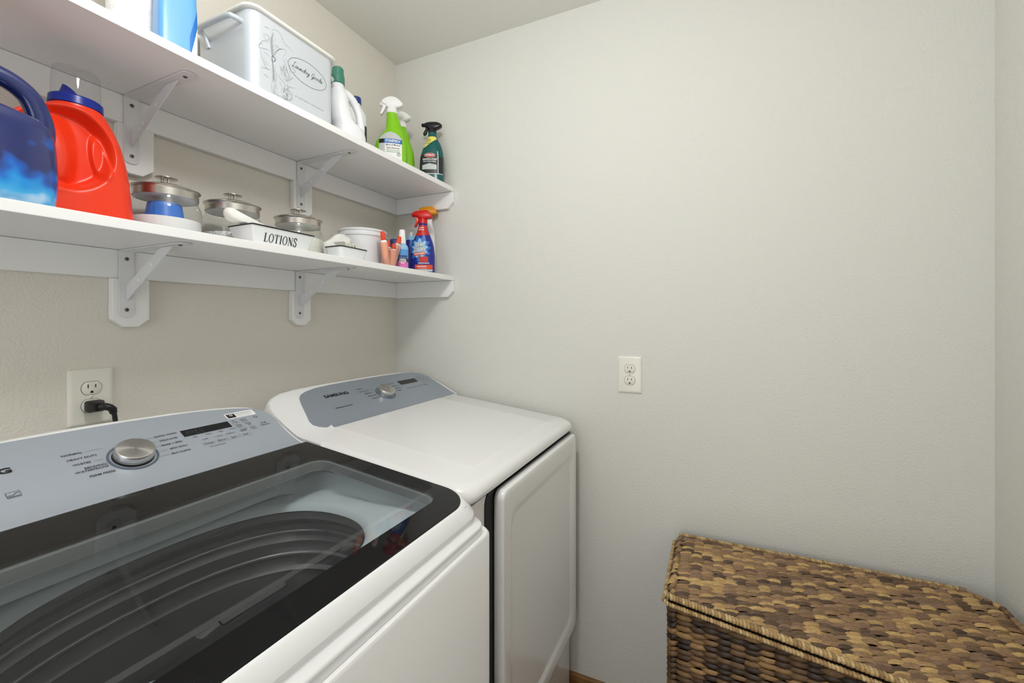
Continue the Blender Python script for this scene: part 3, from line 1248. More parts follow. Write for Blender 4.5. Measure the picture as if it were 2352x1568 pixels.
for i, tx in enumerate(['Dry Level', 'Temp', 'Time', 'Eco Dry']):
    join(mb, text_mb(tx, .0060, on_d(-.215 + i * .032, -.243)))
    stroke(mb, [(-.012, .0035), (-.012, -.0045), (.012, -.0045), (.012, .0035)], .0003, on_d(-.215 + i * .032, -.243), 0)
obj('button_lettering', mb, 'ink', dpanel, smooth=0, recalc=False)

# door: a thick slab with a bright rounded rim and a shallow recessed field
lo = []
dx0, dx1, dz0, dz1 = -.626, -.060, .280, .9362
for y, i in ((-.8060, .003), (-.8085, 0), (-.8265, 0), (-.8300, .0016), (-.8315, .0045)):
    lo.append([(a, y, b) for a, b in rrect(dx0 + i, dx1 - i, dz0 + i, dz1 - i, .022, 8)])
for y, i in ((-.8317, .012), (-.8320, .038), (-.8300, .047), (-.8260, .054), (-.8255, .060)):
    lo.append([(a, y, b) for a, b in rrect(dx0 + i, dx1 - i, dz0 + i, dz1 - i * 1.35, .03, 8)])
dobj('door', MB().loft(lo), 'enamel', smooth=60)

#@@BASKET
bk = thing('wicker_hamper', 'brown woven hyacinth hamper with rope trimmed lid, against the bare wall', 'basket', (-.24, -1.5, 0))
BO = Vector((.24, 1.5, 0))
BX1 = -.040
BYA, BYB = -1.150, -1.868
BZ = .646


def bfront(y):
    return -.376 - .135 * (-1.150 - y) / .72


def lump(mb, c, du, dv, dn, L, W, H, rn, nu=7, nv=4, tilt=0):
    """one visible strand: a lens-shaped pillow; du along, dv across, dn out"""
    o = len(mb.v)
    tw = tilt + rn.uniform(-.16, .16)
    bow = rn.uniform(-.1, .25)
    for i in range(nu + 1):
        t = -1 + 2 * i / nu
        wd = W * max(.05, (1 - abs(t) ** 2.1)) ** .75
        h0 = H * (1 - t * t) - H * .55
        for j in range(nv + 1):
            s = -1 + 2 * j / nv
            p = c + du * (L * t) + dv * (wd * s + W * (tw * t + bow * (1 - t * t))) + dn * (h0 + W * .8 * (math.sqrt(max(0, 1 - s * s * .96)) - .5) * (wd / W))
            mb.v.append(tuple(p))
    for i in range(nu):
        for j in range(nv):
            a = o + i * (nv + 1) + j
            mb.f.append([a, a + 1, a + nv + 2, a + nv + 1])
            mb.m.append(0)


def bobj(name, mb, m, parent=None, **k):
    return obj(name, shift(mb, BO), m, parent or bk, **k)


rn = random.Random(11)
# core under the weave: lid slab
def plan(i, n=6):
    pts = []
    return [(bfront(BYB) + i, BYB + i + .02), (bfront(BYB) + i + .02, BYB + i), (BX1 - i - .05, BYB + i), (BX1 - i, BYB + i + .05), (BX1 - i, BYA - i - .012), (BX1 - i - .012, BYA - i), (bfront(BYA) + i + .012, BYA - i), (bfront(BYA) + i, BYA - i - .012)]


mb = MB()
mb.loft([[(a, b, BZ - .030) for a, b in plan(.006)], [(a, b, BZ - .006) for a, b in plan(.004)], [(a, b, BZ - .002) for a, b in plan(.012)]])
lidw = bobj('lid_core', mb, 'basketcore', smooth=0)
mb = MB()
PU, PV = .0262, .0140
du, dv, dn = Vector((0, -1, 0)), Vector((1, 0, 0)), Vector((0, 0, 1))
ncol = int((BYA - BYB) / PU) + 1
for c in range(ncol):
    y = BYA - .014 - c * PU
    if y < BYB + .006:
        continue
    x0, x1 = bfront(y) + .010, BX1 - .008
    if y < BYB + .05:
        x1 -= .05 - (y - BYB)
    k = 0
    x = x0 + (PV / 2 if c % 2 else 0)
    while x < x1:
        lump(mb, Vector((x + rn.uniform(-.0018, .0018), y + rn.uniform(-.003, .003), BZ + rn.uniform(-.0010, .0012))), du, dv, dn, (PU * .42 if c == 0 else PU) * rn.uniform(1.0, 1.18), PV * rn.uniform(.42, .56), .0092 * rn.uniform(.8, 1.25), rn, tilt=.80)
        x += PV * rn.uniform(.92, 1.08)
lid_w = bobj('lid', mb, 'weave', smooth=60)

# body core and woven sides
mb = MB()
def plan2(i):
    return [(bfront(BYB) + i, BYB + i), (BX1 - i, BYB + i), (BX1 - i, BYA - i), (bfront(BYA) + i, BYA - i)]
mb.loft([[(a, b, .0) for a, b in plan2(.020)], [(a, b, BZ - .030) for a, b in plan2(.012)]])
bobj('body_core', mb, 'basketcore', smooth=0)
mb = MB()
PZ = .0135
fd = (Vector((bfront(BYB), BYB, 0)) - Vector((bfront(BYA), BYA, 0))).normalized()
fn = Vector((fd.y, -fd.x, 0))
if fn.x > 0:
    fn = -fn
Lf = (Vector((bfront(BYB), BYB, 0)) - Vector((bfront(BYA), BYA, 0))).length
nf = int(Lf / .030)
for c in range(nf + 1):
    p = Vector((bfront(BYA), BYA, 0)) + fd * (.016 + c * .0285)
    z = .010 + (PZ / 2 if c % 2 else 0)
    end = c == 0 or c * .0285 + .045 > Lf
    while z < BZ - .022:
        lump(mb, Vector((p.x, p.y, z + rn.uniform(-.0012, .0012))) - fn * .008, fd, Vector((0, 0, 1)), fn, (.016 if end else .0300) * rn.uniform(.92, 1.1), PZ * rn.uniform(.42, .56), .0100 * rn.uniform(.8, 1.25), rn, tilt=.55)
        z += PZ * rn.uniform(.93, 1.07)
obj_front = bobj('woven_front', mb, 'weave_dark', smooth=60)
mb = MB()
xs = bfront(BYA) + .016
c = 0
while xs < BX1 - .010:
    z = .010 + (PZ / 2 if c % 2 else 0)
    end = c == 0 or xs + .0285 > BX1 - .010
    while z < BZ - .022:
        lump(mb, Vector((xs, BYA - .009, z + rn.uniform(-.0012, .0012))), Vector((1, 0, 0)), Vector((0, 0, 1)), Vector((0, 1, 0)), (.016 if end else .0300) * rn.uniform(.92, 1.1), PZ * rn.uniform(.42, .56), .0095, rn)
        z += PZ * rn.uniform(.93, 1.07)
    xs += .0285
    c += 1
# strands wrapping the near upright corner
z = .012
while z < BZ - .024:
    c0 = Vector((bfront(BYA) + .0125, BYA - .0125, z))
    lump(mb, c0, Vector((.72, .69, 0)), Vector((0, 0, 1)), Vector((-.69, .72, 0)), .016, PZ * rn.uniform(.46, .56), .006, rn)
    z += PZ * rn.uniform(.93, 1.07)
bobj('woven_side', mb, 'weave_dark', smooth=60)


def rope(pts, r, pitch, lean=.35):
    """binding strip wound round a cane, one bead per turn"""
    mb = MB()
    for A, B in zip(pts, pts[1:]):
        A, B = Vector(A), Vector(B)
        d = (B - A)
        L = d.length
        d.normalize()
        s = d.cross(Vector((0, 0, 1)))
        u = s.cross(d)
        n = max(1, int(L / pitch))
        for k in range(n):
            c = A + d * (L * (k + .5) / n)
            rr = r * rn.uniform(.92, 1.08)
            loops = []
            for t, q in ((-.56, .62), (-.42, .88), (-.15, 1.0), (.15, 1.0), (.42, .88), (.56, .62)):
                loops.append([c + d * (pitch * t + lean * rr * math.cos(2 * PI * j / 10)) + (s * math.cos(2 * PI * j / 10) + u * math.sin(2 * PI * j / 10)) * rr * q for j in range(10)])
            mb.loft(loops)
    return mb


ed = []
zt = BZ + .003
P = [(BX1 - .012, BYA + .001, zt), (bfront(BYA) + .010, BYA + .001, zt), (bfront(BYA) - .001, BYA - .010, zt - .001), (bfront(BYB) - .001, BYB + .015, zt - .001), (bfront(BYB) + .015, BYB, zt), (BX1 - .055, BYB, zt), (BX1, BYB + .055, zt), (BX1, BYA - .012, zt), (BX1 - .012, BYA + .001, zt)]
bobj('lid_trim', rope(P[1:5], .0074, .0072), 'rope', smooth=60)
bobj('lid_rear_trim', rope([(BX1 - .001, BYB + .055, zt), (BX1 - .001, BYA - .012, zt)], .0055, .0060), 'rope', smooth=60)
bobj('lid_side_wrap', rope(P[4:7], .0066, .0135, .1), 'weave', smooth=60)
P2 = [(a, b, BZ - .0155) for a, b, _ in P]
P2 = [(BX1 - .012, BYA + .003, BZ - .0155), (bfront(BYA) + .008, BYA + .003, BZ - .0155), (bfront(BYA) - .004, BYA - .009, BZ - .0155), (bfront(BYB) - .004, BYB + .015, BZ - .0155), (bfront(BYB) + .015, BYB - .002, BZ - .0155), (BX1 - .02, BYB - .002, BZ - .0155)]
bobj('lower_lid_trim', rope(P2, .0056, .0066), 'rope', smooth=60)
#@@ITEMS
# ------------------------------------------------------------------ what stands on the shelves
def neck_threads():
    pass


def build(t, name, b, m, parent=None, smooth=60):
    return obj(name, b.mesh(), m, parent or t, smooth=smooth)


def on_b(b, x0, z0, off=.0012, rot=0):
    c, s = math.cos(rot), math.sin(rot)
    return lambda u, v: (x0 + u * c - v * s, b.front(x0 + u * c - v * s, z0 + u * s + v * c, off), z0 + u * s + v * c)


def sprayer(t, z, col, style, nozzle='white', dx=0, r=.0165, scale=1.0):
    """trigger head above a bottle neck; nozzle towards local -X"""
    out = {'angular': [(-.037, .031), (-.038, .041), (-.026, .047), (.014, .051), (.022, .049), (.037, .028), (.038, .022), (.018, .019), (-.011, .018), (-.022, .028)],
           'dome': [(-.036, .034), (-.037, .042), (-.028, .052), (-.012, .060), (.006, .062), (.022, .056), (.036, .044), (.040, .036), (.034, .028), (.016, .022), (-.014, .020), (-.024, .030)],
           'flat': [(-.030, .026), (-.032, .034), (-.024, .040), (-.004, .043), (.022, .042), (.036, .035), (.038, .030), (.032, .024), (.015, .016), (-.012, .015), (-.018, .022)]}[style]
    out = [(a * scale + dx, z + b * scale) for a, b in out]
    P = [Vector((a, b, 0)) for a, b in out] if style == 'angular' else smooth_path([Vector((a, b, 0)) for a, b in out], 3, True)
    poly = [(p.x, p.y) for p in P]
    hd = obj('sprayer_head', MB().pillow(poly, (.032 if style == 'angular' else .026) * scale, .006, 'y'), col, t, smooth=50)
    mb = MB()
    n = 30
    loops = []
    for q, h in ((r, 0), (r, .002), (r * .97, .003), (r * .97, .013), (r * .86, .019), (r * .80, .026)):
        loops.append([(dx + (q + (.0006 if k % 2 and .002 < h < .014 else 0)) * math.cos(2 * PI * k / n), (q + (.0006 if k % 2 and .002 < h < .014 else 0)) * math.sin(2 * PI * k / n), z + h) for k in range(n)])
    obj('collar', mb.loft(loops), col, t, smooth=40)
    tp = [(-.026, .032), (-.016, .028), (-.013, .016), (-.019, .002), (-.024, -.010), (-.030, -.013), (-.0325, -.009), (-.027, .006), (-.025, .018)]
    if style == 'flat':
        tp = [(-.024, .030), (-.014, .026), (-.018, .012), (-.025, -.004), (-.034, -.007), (-.036, -.001), (-.028, .014)]
    if style == 'dome':
        tp = [(-.030, .036), (-.020, .032), (-.022, .020), (-.030, .004), (-.037, -.006), (-.042, -.004), (-.038, .008), (-.033, .022)]
    P = smooth_path([Vector((a * scale + dx, z + b * scale, 0)) for a, b in tp], 3, True)
    obj('trigger', MB().pillow([(p.x, p.y) for p in P], .013, .003, 'y'), col, t, smooth=50)
    mb = MB()
    zz = z + .033 * scale
    x0 = dx - .034 * scale
    mb.loft([[(x, (w * math.cos(2 * PI * k / 12)), zz + w * math.sin(2 * PI * k / 12)) for k in range(12)] for x, w in ((x0 + .006, .0075), (x0 - .006, .0070), (x0 - .009, .0045))])
    obj('nozzle', mb, nozzle, hd, smooth=40)
    return hd


# ---- navy bubble-print jug, cut by the left edge of the picture
t = thing('detergent_jug', 'navy blue laundry jug with pale blue bubble print, beside the red jug', 'jug', (-1.268, -.246, ZLT), -3)
b = Bottle([(0, .100, .046, 0, 0, 2.6), (.006, .107, .051, 0, 0, 2.6), (.05, .110, .053, 0, 0, 2.6), (.09, .1085, .052, 0, 0, 2.5), (.126, .106, .050, -.002, 0, 2.4), (.139, .100, .048, -.007, 0, 2.3), (.148, .080, .046, -.026, 0, 2.2), (.156, .058, .045, -.042, 0, 2.1),
            (.19, .052, .044, -.042, 0, 2), (.22, .040, .038, -.044, 0, 2), (.236, .030, .030, -.044, 0, 2), (.244, .029, .029, -.044, 0, 2)], n=56)
build(t, 'bottle_body', b, 'sleeve')
mb = MB()
mb.tube([(-.030, 0, .198), (.012, 0, .202), (.050, 0, .1985), (.076, 0, .182), (.0885, 0, .155), (.0915, 0, .125), (.084, 0, .090)], [.014, .0150, .0150, .0150, .0155, .0175, .020], 18, sub=6)
obj('handle', mb, 'blue', t, smooth=60)
obj('cap', MB().lathe([(.033, .244), (.036, .247), (.036, .285), (.034, .292), (.030, .294)], -.044, 0, 36), 'capdark', t, smooth=40)

# ---- red jug
def reddent(x, z):
    def el(cx, cz, rx, rz, ang=0, soft=.34):
        c, s = math.cos(ang), math.sin(ang)
        u, v = (x - cx) * c + (z - cz) * s, -(x - cx) * s + (z - cz) * c
        q = math.sqrt((u / rx) ** 2 + (v / rz) ** 2)
        k = max(0, min(1, (1 + soft * .4 - q) / soft))
        return k * k * (3 - 2 * k)
    d = .037 * el(-.026, .130, .066, .072, -.42, .26)
    d -= .031 * el(-.046, .108, .034, .074, -.06, .9) * el(-.026, .130, .066, .072, -.42, .5)
    d -= .010 * el(.026, .128, .012, .040, .12, .5)
    return d


t = thing('detergent_jug', 'red laundry jug with a clear dosing cap, between navy jug and canister', 'jug', (-1.094, -.142, ZLT), -4)
b = Bottle([(0, .094, .050, -.016, 0, 2.8), (.006, .102, .056, -.017, 0, 2.8), (.04, .099, .058, -.019, 0, 2.7), (.09, .0945, .057, -.019, 0, 2.6), (.13, .090, .056, -.020, 0, 2.4), (.16, .081, .053, -.018, 0, 2.3),
            (.185, .066, .047, -.012, 0, 2.1), (.203, .050, .041, -.005, 0, 2), (.2125, .038, .036, 0, 0, 2), (.2145, .036, .036, 0, 0, 2)], n=320, sub=12, dent=reddent)
t.scale = (1.03, .90, 1.05)
build(t, 'bottle_body', b, 'red')
# moulded seam down the right side
mb = MB()
seam = []
for k in range(24):
    z = .010 + k * .0075
    _, a, bb, cx, cy, e = b.at(z)
    x = cx + a * .80
    seam.append((x, b.front(x, z, .0002), z))
mb.tube(seam, .0009, 6)
obj('mould_seam', mb, 'red', t)
cp = obj('cap_ring', MB().lathe([(.0365, .2147), (.0380, .2160), (.0375, .2290), (.0350, .2315), (.0300, .2315), (.0300, .2150)], 0, 0, 44), 'bluecap', t, smooth=40)
obj('pouring_spout', MB().loft([[(-.008 + q * math.cos(2 * PI * k / 20), q * math.sin(2 * PI * k / 20), h - .010 * math.cos(2 * PI * k / 20) * (h - .2310) / .018) for k in range(20)] for q, h in ((.018, .2310), (.014, .2385), (.011, .2450))]), 'bluecap', cp, smooth=40)
obj('dosing_cap', MB().lathe([(.0345, .2316), (.0338, .262), (.0325, .2790), (.0310, .2830), (.0270, .2845)], 0, 0, 44, False, True), 'clearcap', t, smooth=40)

# ---- three glass canisters with steel lids
JR = .0680
M['lidbright'] = mat('bright lid disc', rgb(232, 234, 232), .2)


def canister(label, loc, fill, fmat):
    t = thing('glass_canister', label, 'canister', loc, 0, 'glass canisters with steel lids on the lower shelf')
    obj('glass_jar', MB().lathe([(.058, .0003), (.0655, .003), (JR, .010), (JR, .066), (JR - .0022, .0775), (JR - .0068, .0870), (.0600, .0930), (.0588, .0975), (.0588, .104)], 0, 0, 64, True, False), 'glass', t, smooth=60)
    ld = obj('lid', MB().lathe([(.0606, .0970), (.0614, .0978), (.0611, .1130), (.0624, .1155), (.0652, .1168), (.0654, .1182), (.0636, .1190), (.0570, .1215), (.042, .1262), (.024, .1293), (.0002, .1302)], 0, 0, 64, False, True), 'steel', t, smooth=28)
    obj('lid_bright_disc', MB().lathe([(.0606, .0982), (.0600, .0975), (.0002, .0985)], 0, 0, 48, False, True), 'lidbright', ld, smooth=40)  # pale disc added to brighten the view up into the lid
    mb = MB()
    kb = obj('knob', MB().lathe([(.0002, .1440), (.019, .1444), (.0215, .1452), (.0214, .1464), (.012, .1478), (.0002, .1480)], 0, 0, 40), 'steel', t, smooth=30)
    for k in range(3):
        a = .6 + 2 * PI * k / 3
        obj('knob_post', MB().lathe([(.0028, .1280), (.0028, .1448)], .0075 * math.cos(a), .0075 * math.sin(a), 12), 'chrome', kb, smooth=40)
    f = obj(fill[0], fill[1], fmat, None, smooth=50)
    f.location = loc
    return t, f


def fill_mesh(h, rough, seed, r=.0662, dome=.0):
    r_ = random.Random(seed)
    mb = MB()
    n = 56
    loops = []
    for q, z in ((.052, .0040), (r, .0075), (r, h * .5), (r, h - .0015), (r - .0012, h)):
        loops.append([(q * math.cos(2 * PI * k / n), q * math.sin(2 * PI * k / n), z + (r_.uniform(-rough, rough) if z >= h - .002 else 0)) for k in range(n)])
    for q in (.85, .65, .45, .25, .05):
        loops.append([(r * q * math.cos(2 * PI * k / n), r * q * math.sin(2 * PI * k / n), h + dome * (1 - q * q) + r_.uniform(-rough, rough)) for k in range(n)])
    return mb.loft(loops)


J1 = (-.928, -.112, ZLT)
J2 = (-.778, -.116, ZLT)
J3 = (-.598, -.136, ZLT)
_, f = canister('steel lidded glass canister of white powder and blue scoop, next to the red jug', J1, ('washing_powder', fill_mesh(.0480, .0, 1)), 'powder')
tag(f, 'white washing powder filling the canister beside the red jug', 'powder', kind='stuff')
_, f = canister('steel lidded glass canister of coarse white salt, behind the LOTIONS tray', J2, ('salt_granules', fill_mesh(.0400, .0010, 2)), 'sparkle')
tag(f, 'coarse white granules in the canister behind the LOTIONS tray', 'granules', kind='stuff')
_, f = canister('steel lidded glass canister of cream pads, right of the LOTIONS tray', J3, ('cotton_filling', fill_mesh(.060, .0015, 3, dome=.010)), 'cream')
tag(f, 'cream cotton filling in the canister right of the LOTIONS tray', 'cotton', kind='stuff')
t = thing('measuring_scoop', 'blue plastic measuring scoop upside down on powder inside a canister', 'scoop', (-.936, -.122, ZLT + .0483))
obj('cup', MB().lathe([(.0385, .0003), (.0385, .002), (.0365, .003), (.0315, .0340), (.0295, .0360)], 0, 0, 36, False, True), 'scoop', t, smooth=35)
obj('grip', MB().pillow([(.036, .0005), (.050, .0005), (.052, .004), (.050, .007), (.036, .007)], .014, .002, 'y'), 'scoop', t, smooth=40)

# ---- LOTIONS tray
def tray(name, label, cat, x0, x1, y0, y1, h, tap, r, loc_z, m='tray', flare=None):
    cx, cy = (x0 + x1) / 2, (y0 + y1) / 2
    t = thing(name, label, cat, (cx, cy, loc_z))
    hx, hy = (x1 - x0) / 2, (y1 - y0) / 2
    lo = []
    for z, i, k in ((.0004, tap + .002, 0), (.002, tap, 0), (h, 0, 0), (h, .0016, 0), (.004, tap + .0016, 0), (.0036, tap + .006, 0)):
        lo.append([(a, b, z) for a, b in rrect(-hx + i, hx - i, -hy + i, hy - i, r, 4)])
    obj('tray_body', MB().loft(lo), m, t, smooth=35)
    P = [(a, b, h + .0004) for a, b in rrect(-hx - .0003, hx + .0003, -hy - .0003, hy + .0003, r, 4)]
    obj('black_rim', MB().tube(P, .0017, 8, closed=True), 'blackpl', t, smooth=60)
    return t, hx, hy


t, hx, hy = tray('lotions_tray', 'white enamel tray with a black rim, lettered LOTIONS', 'tray', -.834, -.660, -.277, -.186, .046, .012, .004, ZLT)
mb = MB()
# serif capitals, drawn as pen strokes
GL = {
    'L': (.62, [([(.20, 0), (.20, 1)], .13), ([(.04, .02), (.60, .02)], .05), ([(.04, .98), (.38, .98)], .04), ([(.59, .0), (.60, .26)], .05)]),
    'T': (.70, [([(.35, 0), (.35, 1)], .13), ([(.02, .975), (.68, .975)], .05), ([(.19, .02), (.51, .02)], .04), ([(.03, .76), (.02, 1)], .05), ([(.67, .76), (.68, 1)], .05)]),
    'I': (.36, [([(.18, 0), (.18, 1)], .13), ([(.02, .98), (.34, .98)], .04), ([(.02, .02), (.34, .02)], .04)]),
    'N': (.80, [([(.15, 0), (.15, 1)], .055), ([(.12, 1), (.68, 0)], .13), ([(.66, 0), (.66, 1)], .055), ([(.0, .98), (.22, .98)], .04), ([(.02, .02), (.30, .02)], .04), ([(.52, .98), (.80, .98)], .04)]),
}


def caps(word, h, x, place, gap=.10, k=.86):
    for ch in word:
        if ch == 'O':
            wd = .76
            n = 28
            o = len(mb.v)
            for rx, rz in ((.37, .52), (.245, .465)):
                for i in range(n):
                    a = 2 * PI * i / n
                    mb.v.append(tuple(place(x + (.38 + rx * math.cos(a)) * h * k, (.5 + rz * math.sin(a)) * h)))
            for i in range(n):
                mb.f.append([o + i, o + (i + 1) % n, o + n + (i + 1) % n, o + n + i])
                mb.m.append(0)
        elif ch == 'S':
            wd = .56
            pts = [(.48, .76), (.45, .93), (.28, 1.0), (.10, .92), (.07, .74), (.20, .58), (.38, .46), (.50, .29), (.45, .08), (.27, -.01), (.10, .06), (.05, .25)]
            stroke(mb, [(x + a * h * k, b * h) for a, b in pts], .10 * h, place, 4)
            stroke(mb, [(x + .485 * h * k, .70 * h), (x + .485 * h * k, .98 * h)], .04 * h, place, 0)
            stroke(mb, [(x + .05 * h * k, .02 * h), (x + .05 * h * k, .32 * h)], .04 * h, place, 0)
        else:
            wd, st_ = GL[ch]
            for pts, w_ in st_:
                stroke(mb, [(x + a * h * k, b * h) for a, b in pts], w_ * h, place, 0)
        x += (wd + gap) * h * k


slope = .012 / .046
caps('LOTIONS', .0205, 0, lambda a, b: (-.054 + a, -hy + .012 - slope * (.010 + b) - .0009, .0105 + b))
obj('lettering', mb, 'inkblack', t, smooth=0, recalc=False)

P = [(-.866, .080), (-.871, .066), (-.858, .0515), (-.825, .0505), (-.815, .030), (-.750, .030), (-.748, .046), (-.79, .058), (-.845, .074)]
o = obj('lotion_sachet', MB().pillow([(a + .81, b) for a, b in [(p.x, p.y) for p in smooth_path([Vector((a, b, 0)) for a, b in P], 3, True)]], .030, .011, 'y'), 'cloth', None, smooth=60)
o.location = (-.81, -.236, ZLT)
tag(o, 'puffy white sachet poking out of the LOTIONS tray', 'sachet')

# ---- small tray with folded sheets, white pouch behind
t, hx, hy = tray('enamel_tray', 'small plain white enamel tray with black rim, before the white bucket', 'tray', -.566, -.457, -.275, -.205, .0365, .006, .012, ZLT)
for k in range(5):
    x = -.520 + k * .0125
    mb = MB()
    L, th = .048 - .002 * (k % 2), .0022
    ang = .42 + .05 * k
    d = Vector((-math.sin(ang), 0, math.cos(ang)))
    n_ = Vector((math.cos(ang), 0, math.sin(ang)))
    loops = []
    for s in (0, .35, .7, 1):
        c = Vector((x, 0, ZLT + .012)) + d * (L * s) + n_ * (.003 * math.sin(s * 3 + k))
        loops.append([c + n_ * th + Vector((0, -.262, 0)), c - n_ * th + Vector((0, -.262, 0)), c - n_ * th + Vector((0, -.220, 0)), c + n_ * th + Vector((0, -.220, 0))])
    o = obj('folded_sheet', shift(MB().loft(loops), (-x, .24, -ZLT)), 'cream', None, smooth=30, bev=.0008)
    o.location = (x, -.24, ZLT)
    tag(o, 'folded cream dryer sheet standing in the small plain enamel tray', 'dryer sheet', 'folded dryer sheets in the small tray')
mb = MB()
r_ = random.Random(5)
loops = []
n = 26
for j in range(15):
    s = j / 14
    x = -.590 + .100 * s
    hh = .030 * math.sin(PI * min(1, .12 + s * .80)) ** .7 + .006
    zc = .052 + .030 * s - .006 * math.sin(s * 5)
    dd = .024 * math.sin(PI * (.1 + .8 * s)) ** .5
    l = []
    for k in range(n):
        a = 2 * PI * k / n
        q = 1 + .13 * math.sin(3 * a + 5 * s) + .08 * math.sin(7 * a - 9 * s)
        l.append((x, dd * q * math.cos(a), zc + hh * q * math.sin(a)))
    loops.append(l)
mb.loft(loops)
o = obj('cloth_pouch', shift(mb, (.54, 0, -.0135)), 'cloth', None, smooth=70)
o.location = (-.490, -.172, ZLT)
tag(o, 'crumpled white cloth pouch between the third canister and white bucket', 'pouch')

# ---- white bucket
t = thing('plastic_bucket', 'round white plastic bucket at the back of the lower shelf', 'bucket', (-.318, -.118, ZLT))
obj('bucket_body', MB().lathe([(.066, .0004), (.072, .002), (.077, .070), (.080, .112), (.0835, .113), (.0840, .119), (.0815, .121), (.0815, .128), (.0845, .1295), (.0850, .1350), (.0830, .1365), (.0795, .1350), (.0765, .070), (.070, .004), (.0002, .003)], 0, 0, 64, True, True), 'whiteplastic', t, smooth=30)

# ---- clear cup of stain sticks
CUP = (-.320, -.236, ZLT)
t = thing('plastic_cup', 'clear plastic cup holding peach sticks with orange caps', 'cup', CUP)
obj('cup_wall', MB().lathe([(.0290, .0004), (.0295, .002), (.0380, .0905), (.0392, .0915), (.0392, .0930)], 0, 0, 40, True, False), 'cup', t, smooth=50)


def stick(base, top, label):
    A, B = Vector(base), Vector(top)
    t = thing('stain_stick', label, 'stain stick', tuple(Vector(CUP) + A), 0, 'stain sticks in the clear cup')
    d = B - A
    obj('tube', MB().tube([d * k for k in (0, .03, .06, .62, .70)], [.007, .0110, .0118, .0122, .0118], 16), 'peach', t, smooth=50)
    obj('shoulder', MB().tube([d * k for k in (.690, .73, .765)], [.0116, .0105, .0070], 16), 'white', t, smooth=50)
    obj('cap', MB().tube([d * k for k in (.755, .77, .98, 1.0)], [.0080, .0083, .0064, .0050], 16), 'orangecap', t, smooth=50)


stick((-.012, -.006, .006), (-.046, -.014, .118), 'peach stain stick leaning left in the clear cup')
stick((-.002, .013, .006), (-.008, .016, .124), 'peach stain stick upright in the middle of the clear cup')
stick((.013, -.004, .006), (.041, -.016, .115), 'peach stain stick leaning right in the clear cup')
stick((.012, .012, .006), (.020, .018, .100), 'peach stain stick at the back right of the clear cup')
stick((.001, -.015, .006), (.004, -.022, .084), 'short peach stain stick low at the front of the clear cup')

# ---- small fabric spray with white cap
t = thing('fabric_spray', 'slim pale blue and pink spray bottle lettered Downy, with white cap', 'spray bottle', (-.2555, -.243, ZLT), -48)
b = Bottle([(0, .0205, .0205, 0, 0, 2), (.003, .0222, .0222, 0, 0, 2), (.070, .0222, .0222, 0, 0, 2), (.084, .0205, .0205, 0, 0, 2), (.092, .0150, .0150, 0, 0, 2), (.0935, .0140, .0140, 0, 0, 2)])
build(t, 'bottle_body', b, 'lightblue')
obj('label', b.patch(-.0215, .0215, .003, .072, lambda u, v, x, z: 0 if v < .34 else (1 if v < .55 else 2), 40, 46), ['pink', 'plum', 'sky'], t, smooth=60, recalc=False)
mb = text_mb('Downy', .0155, on_b(b, 0, .0475), width=.034, bold=.0005)
obj('brand_lettering', mb, 'plum', t, smooth=0, recalc=False)
mb = text_mb('WRINKLE', .0058, on_b(b, .001, .0355), width=.024, bold=.0003)
join(mb, text_mb('RELEASER', .0058, on_b(b, .001, .0295), width=.027, bold=.0003))
join(mb, text_mb('plus', .0058, on_b(b, .001, .0235), width=.012, bold=.0003))
obj('label_lettering', mb, 'white', t, smooth=0, recalc=False)
obj('cap', MB().lathe([(.0128, .0936), (.0135, .0945), (.0118, .112), (.0105, .138), (.0098, .1435), (.0070, .145)], 0, 0, 28), 'white', t, smooth=40)
t = thing('detergent_bottle', 'small navy bottle mostly hidden behind the Downy spray', 'bottle', (-.207, -.168, ZLT))
build(t, 'bottle_body', Bottle([(0, .022, .022, 0, 0, 2), (.004, .025, .025, 0, 0, 2), (.080, .025, .025, 0, 0, 2), (.100, .018, .018, 0, 0, 2), (.104, .017, .017, 0, 0, 2)]), 'navycap')
obj('cap', MB().lathe([(.018, .104), (.018, .122), (.016, .124)], 0, 0, 24), 'navycap', t, smooth=40)

# ---- stain remover spray with red trigger
t = thing('stain_remover_spray', 'deep blue spray bottle lettered OXI CLEAN with a red trigger', 'spray bottle', (-.137, -.244, ZLT), -63)
b = Bottle([(0, .045, .026, 0, 0, 3), (.004, .0480, .029, 0, 0, 3), (.030, .0480, .030, 0, 0, 2.8), (.075, .0470, .029, 0, 0, 2.6), (.110, .041, .027, .001, 0, 2.4), (.140, .030, .023, .002, 0, 2.2), (.165, .0205, .019, .002, 0, 2), (.183, .0165, .0165, .002, 0, 2), (.190, .0165, .0165, .002, 0, 2)], n=56)
build(t, 'bottle_body', b, 'oxiblue')


def oxi(u, v, x, z):
    edge = .70 * b.at(z)[1]
    if z > .142 + .10 * x:
        return 2 if abs(x - .002) < b.at(z)[1] * .93 else None
    if abs(x) > b.at(z)[1] * .86:
        return None
    if z < .012:
        return 5
    if .013 < z < .030 and x > -.024:
        return 4
    if .034 < z < .037 and x > -.012 and x < .030:
        return 3
    if .039 < z < .060 and -.008 - (z - .05) * .2 < x < .026:
        return 2
    dx, dz = x + .006, z - .092
    r = math.hypot(dx / 1.0, dz / 1.25)
    a = math.atan2(dz, dx)
    if r < .026 + .005 * math.sin(a * 9) and z < .135:
        return 1
    if r < .036 + .006 * math.sin(a * 11 + 1) and z < .140:
        return 0
    return None


